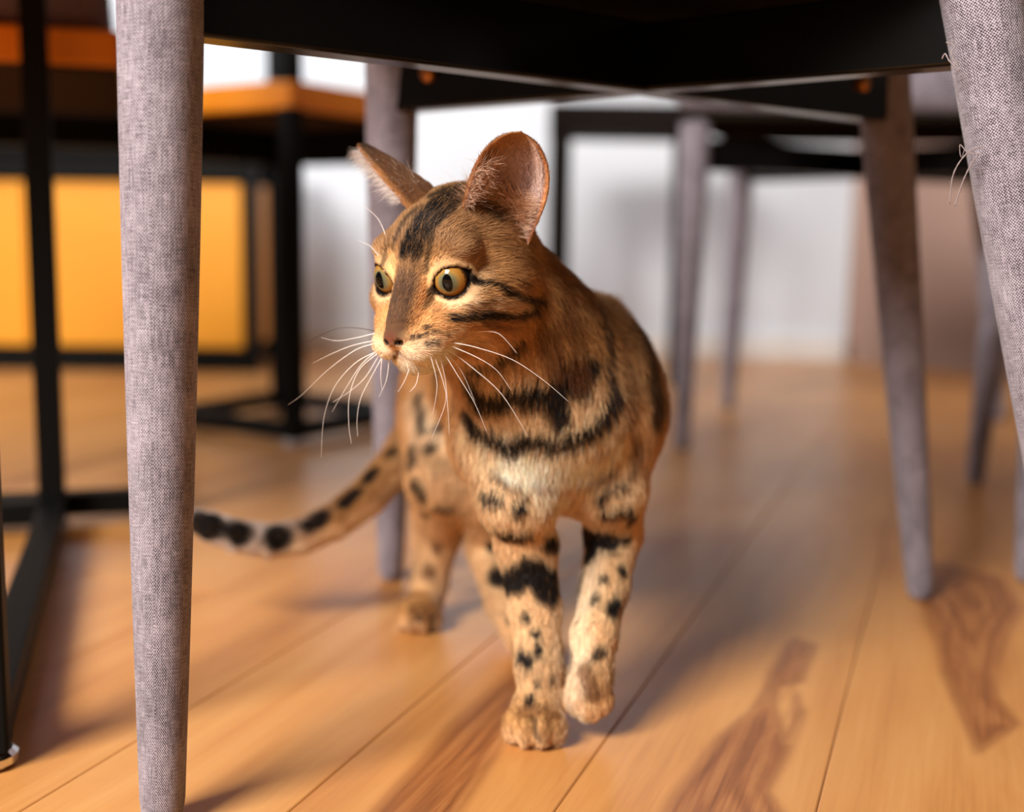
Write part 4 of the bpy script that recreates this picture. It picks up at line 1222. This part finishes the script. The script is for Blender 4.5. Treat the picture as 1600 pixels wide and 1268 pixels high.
        for a, b in zip(pts[:-1], pts[1:]):
            a, b = np.array(a, float), np.array(b, float); t = np.clip(((L - a) @ (b - a)) / ((b - a) @ (b - a)), 0, 1)
            d = np.minimum(d, np.linalg.norm(L - a - t[:, None] * (b - a), axis=1))
        c += (LIN(90, 50, 38) - c) * (sstep(2.0, 1.0, d) * 0.8)[:, None]
        hl = hl * (0.35 + 0.65 * sstep(0.8, 3.0, d))
    a, b = np.array([0, 56.5, -24]), np.array([0, 54.6, -28.5]); t = np.clip(((L - a) @ (b - a)) / ((b - a) @ (b - a)), 0, 1)
    d = np.linalg.norm(L - a - t[:, None] * (b - a), axis=1)
    c += (LIN(60, 32, 26) - c) * (sstep(1.8, 0.9, d) * 0.9)[:, None]
    return np.clip(c, 0.002, 1), hl, flow, hd

colr, hlen, flow, headw = coat(V[:NB], N[:NB])
# ears
eu, ev_, el, es = ear_uv.T
EP = V[NB:]; en = vnoise(EP, 300, 3)
ec = np.zeros((len(EP), 3))
inn = LIN(150, 124, 118) + np.zeros((len(EP), 3))
inn += (LIN(148, 106, 72) - inn) * np.clip(sstep(-0.15, -0.6, ev_) + sstep(0.62, 0.92, eu) * 0.9, 0, 1)[:, None]
inn += (LIN(214, 190, 182) - inn) * (sstep(0.45, 0.6, ev_) * sstep(0.85, 0.7, ev_) * 0.9)[:, None]
inn += (LIN(196, 138, 92) - inn) * sstep(0.80, 0.95, np.abs(ev_))[:, None]
inn += (LIN(120, 82, 74) - inn) * (sstep(0.3, 0.05, eu) * 0.7)[:, None]
outr = LIN(120, 74, 40) + (LIN(36, 23, 17) - LIN(120, 74, 40)) * np.clip(sstep(0.55, 1.0, eu) * 0.7 + 0.35, 0, 1)[:, None]
outr += (LIN(170, 116, 70) - outr) * sstep(0.86, 0.97, np.maximum(np.abs(ev_), eu))[:, None]
ec = np.where(el[:, None] > 0.5, outr, inn) * (0.85 + 0.3 * en)[:, None]
tips = np.array([EAR_TIP[int(s)] for s in es]) - np.array([EAR_BASE[int(s)] for s in es])
ef = tips @ np.stack([HL, HF, HU]); ef /= np.linalg.norm(ef, axis=1, keepdims=True)
colr = np.concatenate([colr, ec]); flow = np.concatenate([flow, ef])
hlen = np.concatenate([hlen, np.where(el > 0.5, 0.0042, 0.0034 + 0.004 * sstep(-0.3, -0.8, ev_) * sstep(0.8, 0.4, eu)) * (0.4 + 0.6 * sstep(1.0, 0.8, eu))])
headw = np.concatenate([headw, np.ones(len(EP))])
earin = np.concatenate([np.zeros(NB), (el < 0.5) * 1.0])

me = bpy.data.meshes.new('body')
Vl = V - np.array(CATO)
me.vertices.add(len(V)); me.vertices.foreach_set('co', Vl.astype(np.float32).ravel())
me.loops.add(Q.size); me.loops.foreach_set('vertex_index', Q.astype(np.int32).ravel())
me.polygons.add(len(Q)); me.polygons.foreach_set('loop_start', np.arange(0, Q.size, 4, dtype=np.int32))
me.polygons.foreach_set('use_smooth', np.ones(len(Q), bool))
me.update(calc_edges=True); me.validate()
at_ = me.attributes.new('coat', 'FLOAT_COLOR', 'POINT')
at_.data.foreach_set('color', np.concatenate([colr, np.ones((len(V), 1))], 1).astype(np.float32).ravel())
t = NT('coat_skin')
an = t.n('ShaderNodeAttribute'); an.attribute_name = 'coat'
bs = t.bsdf(Base_Color=an.outputs['Color'], Roughness=0.9); bs.inputs['Specular IOR Level'].default_value = 0.06
bs.inputs['Subsurface Weight'].default_value = 0.0
me.materials.append(t.m)
body = bpy.data.objects.new('body', me); link(body, cat_root)

# ------------------------------------------------------------------ fur
rs = np.random.RandomState(5)
def scatter(count_w, total):
    """random points on the faces: face index and corner weights"""
    A = 0.5 * np.linalg.norm(np.cross(V[Q[:, 2]] - V[Q[:, 0]], V[Q[:, 3]] - V[Q[:, 1]]), axis=1)
    w_ = A * count_w; cs = np.cumsum(w_); f = np.searchsorted(cs, rs.rand(total) * cs[-1])
    f = np.minimum(f, len(Q) - 1)
    a, b = rs.rand(total), rs.rand(total)
    W_ = np.stack([(1 - a) * (1 - b), a * (1 - b), a * b, (1 - a) * b], 1)
    return f, W_
qd = np.mean(headw[Q], 1)
dens = 0.8 + 2.2 * qd
dens = dens * (1 - 0.35 * np.mean(earin[Q], 1)) * (np.mean(hlen[Q], 1) > 0.0009)
NH = 300000
fi, fw = scatter(dens, NH)
def lerp(A): return np.einsum('ij,ij...->i...', fw, A[Q[fi]])
P0, N0, C0_, F0, L0 = lerp(V), lerp(N), lerp(colr), lerp(flow), lerp(hlen)
hw0 = lerp(headw)
N0 /= np.maximum(np.linalg.norm(N0, axis=1, keepdims=True), 1e-9)
F0 = F0 + rs.normal(0, 0.16, F0.shape) + (np.stack([vnoise(P0, 90, 21), vnoise(P0, 90, 22), vnoise(P0, 90, 23)], 1) - 0.5) * 0.5
T0 = F0 - N0 * np.sum(F0 * N0, 1, keepdims=True)
tl = np.linalg.norm(T0, axis=1, keepdims=True)
T0 = T0 / np.maximum(tl, 0.25)
lift = (0.34 + 0.22 * rs.rand(NH))[:, None]
D0 = T0 + N0 * lift; D0 /= np.linalg.norm(D0, axis=1, keepdims=True)
Lh = (L0 * (0.65 + 0.55 * rs.rand(NH)))[:, None]
cu = [0.0, 0.34, 0.68, 1.0]
pts = np.stack([P0 - N0 * 0.0004 + Lh * (sv * D0 - N0 * (0.22 * sv * sv) + rs.normal(0, 0.03, P0.shape) * sv) for sv in cu], 1)
rad0 = (0.000085 + 0.00005 * (1 - hw0)) * (0.8 + 0.4 * rs.rand(NH))
rads = np.stack([rad0, rad0 * 0.9, rad0 * 0.6, rad0 * 0.15], 1)
hc_ = C0_ * (0.6 + 0.85 * rs.rand(NH))[:, None]
dk = (hc_.max(1) < 0.10) & (rs.rand(NH) < 0.13 * hw0 + 0.03)
hc_[dk] = LIN(150, 108, 68) * (0.6 + 0.6 * rs.rand(dk.sum()))[:, None]
# longer pale hairs in and around the ears
def tuft(s, n, vlo, vhi, ulo, uhi, dirv, Lr, colv, spread):
    ev, eq, eu2 = ear(s)
    sel = np.where((eu2[:, 2] < 0.5) & (eu2[:, 1] > vlo) & (eu2[:, 1] < vhi) & (eu2[:, 0] > ulo) & (eu2[:, 0] < uhi))[0]
    k = sel[rs.randint(0, len(sel), n)]
    p = ev[k] + rs.normal(0, 0.0006, (n, 3))
    d = HL * dirv[0] * s + HF * dirv[1] + HU * dirv[2]
    d = d / np.linalg.norm(d) + rs.normal(0, spread, (n, 3)); d /= np.linalg.norm(d, axis=1, keepdims=True)
    L_ = (Lr[0] + (Lr[1] - Lr[0]) * rs.rand(n))[:, None]
    bend = rs.normal(0, 0.25, (n, 3))
    q = np.stack([p + L_ * (sv * d + bend * sv * sv * 0.5) for sv in cu], 1)
    r = np.full(n, 0.00007)
    return q, np.stack([r, r * 0.9, r * 0.6, r * 0.15], 1), LIN(*colv)[None] * (0.8 + 0.4 * rs.rand(n))[:, None]
TU = [tuft(1, 900, -0.98, -0.45, 0.02, 0.55, (0.9, 0.55, 0.45), (0.005, 0.013), (226, 190, 164), 0.35),
      tuft(1, 1500, -0.7, 0.7, -0.1, 0.16, (0.15, 0.7, 0.9), (0.007, 0.017), (214, 172, 140), 0.4),
      tuft(1, 260, 0.5, 1.0, -0.1, 0.35, (-0.6, 0.6, 0.2), (0.003, 0.007), (236, 200, 170), 0.3),
      tuft(-1, 2600, -1.0, -0.45, 0.0, 0.86, (0.95, 0.30, -0.25), (0.004, 0.011), (236, 226, 220), 0.2),
      tuft(-1, 200, -0.6, 0.5, 0.0, 0.3, (0.6, 0.8, 0.5), (0.006, 0.014), (230, 214, 200), 0.35)]
pts = np.concatenate([pts] + [a for a, _, _ in TU]); rads = np.concatenate([rads] + [b for _, b, _ in TU]); hc_ = np.concatenate([hc_] + [c for _, _, c in TU])
NH = len(pts)
hcu = bpy.data.hair_curves.new('fur')
hcu.add_curves([4] * NH)
hcu.attributes['position'].data.foreach_set('vector', (pts - np.array(CATO)).astype(np.float32).ravel())
ra = hcu.attributes.get('radius') or hcu.attributes.new('radius', 'FLOAT', 'POINT')
ra.data.foreach_set('value', rads.astype(np.float32).ravel())
ca = hcu.attributes.new('coat', 'FLOAT_COLOR', 'POINT')
hc4 = np.concatenate([np.clip(hc_, 0, 1), np.ones((NH, 1))], 1)
ca.data.foreach_set('color', np.repeat(hc4, 4, 0).astype(np.float32).ravel())
t = NT('fur_hair')
an = t.n('ShaderNodeAttribute'); an.attribute_name = 'coat'
bs = t.bsdf(Base_Color=an.outputs['Color'], Roughness=0.5); bs.inputs['Specular IOR Level'].default_value = 0.3
hcu.materials.append(t.m)
fur = bpy.data.objects.new('fur', hcu); link(fur, cat_root); fur['kind'] = 'stuff'

# ------------------------------------------------------------------ eyes
def mat_eye():
    t = NT('amber_cat_eye')
    co = t.n('ShaderNodeTexCoord').outputs['Object']
    sep = t.n('ShaderNodeSeparateXYZ'); t.set(sep, 0, co)
    k = 1000.0
    x, y = t.math('MULTIPLY', sep.outputs[0], k), t.math('MULTIPLY', sep.outputs[1], k)
    r = t.math('SQRT', t.math('ADD', t.math('MULTIPLY', x, x), t.math('MULTIPLY', y, y)))
    ns = t.noise(co, 900, 4, 0.6)
    rn = t.math('ADD', r, t.math('MULTIPLY', t.math('SUBTRACT', ns, 0.5), 1.3))
    iris = t.ramp(t.math('DIVIDE', rn, 10.0), [(0.30, srgb(84, 88, 70)), (0.46, srgb(112, 106, 74)), (0.60, srgb(156, 116, 56)), (0.78, srgb(158, 106, 42)), (0.86, srgb(60, 36, 16)), (0.93, srgb(14, 9, 7))])
    px = t.math('DIVIDE', x, 2.7); py = t.math('DIVIDE', y, 4.7)
    pr = t.math('SQRT', t.math('ADD', t.math('MULTIPLY', px, px), t.math('MULTIPLY', py, py)))
    pup = t.math('MULTIPLY', t.math('SUBTRACT', 1.06, pr), 9.0, clamp=True)
    col = t.mix(pup, iris, (0.002, 0.002, 0.002, 1))
    back = t.math('GREATER_THAN', 0.0, sep.outputs[2])
    col = t.mix(back, col, srgb(30, 18, 14))
    b = t.bsdf(Base_Color=col, Roughness=0.25)
    b.inputs['Specular IOR Level'].default_value = 0.0
    b.inputs['Coat Weight'].default_value = 1.0; b.inputs['Coat Roughness'].default_value = 0.015; b.inputs['Coat IOR'].default_value = 1.34
    return t.m
EYEM = mat_eye()
GAZE = {1: (0.30, 0.95, -0.03), -1: (-0.16, 0.985, -0.02)}
for s in (1, -1):
    bm = bmesh.new(); bmesh.ops.create_uvsphere(bm, u_segments=64, v_segments=40, radius=EB * 0.001)
    for v in bm.verts:                                    # gentle corneal bulge at the front
        rr = math.hypot(v.co.x, v.co.y) * 1000
        if v.co.z > 0: v.co.z += 0.0009 * max(0, 1 - (rr / 9.0) ** 2)
    em = bpy.data.meshes.new('eye'); bm.to_mesh(em); bm.free()
    em.polygons.foreach_set('use_smooth', [True] * len(em.polygons)); em.materials.append(EYEM)
    g = np.array(GAZE[s]); g = unit(HL * g[0] + HF * g[1] + HU * g[2])
    up = unit(HU - g * (HU @ g)); rt = np.cross(up, g)
    c = hp(*ECEN[s]) - np.array(CATO)
    eo = bpy.data.objects.new('eye', em); link(eo, cat_root)
    mw = Matrix.Identity(4)
    for i in range(3): mw[i][0] = rt[i]; mw[i][1] = up[i]; mw[i][2] = g[i]; mw[i][3] = c[i]
    eo.matrix_local = mw
    eo['label'] = 'amber eye with upright dark pupil'

# ------------------------------------------------------------------ whiskers
WH = {'W': plain('white_whisker', srgb(250, 240, 232), 0.35), 'D': plain('dark_whisker', srgb(50, 34, 28), 0.4)}
for col, P in WHISKERS:
    P = [Vector(HO + np.array(p) * 1e-4) - CATO for p in P]
    out = []
    for i in range(len(P) - 1):
        p0, p1, p2, p3 = P[max(i - 1, 0)], P[i], P[i + 1], P[min(i + 2, len(P) - 1)]
        for k in range(7):
            tt = k / 7
            out.append(0.5 * ((2 * p1) + (p2 - p0) * tt + (2 * p0 - 5 * p1 + 4 * p2 - p3) * tt * tt + (3 * p1 - p0 - 3 * p2 + p3) * tt ** 3))
    out.append(P[-1])
    m = MB(); n_ = len(out)
    tube(m, out, [0.00025 * (1 - 0.75 * i / (n_ - 1)) for i in range(n_)], 6)
    m.build('whisker', WH[col], cat_root, smooth=True)
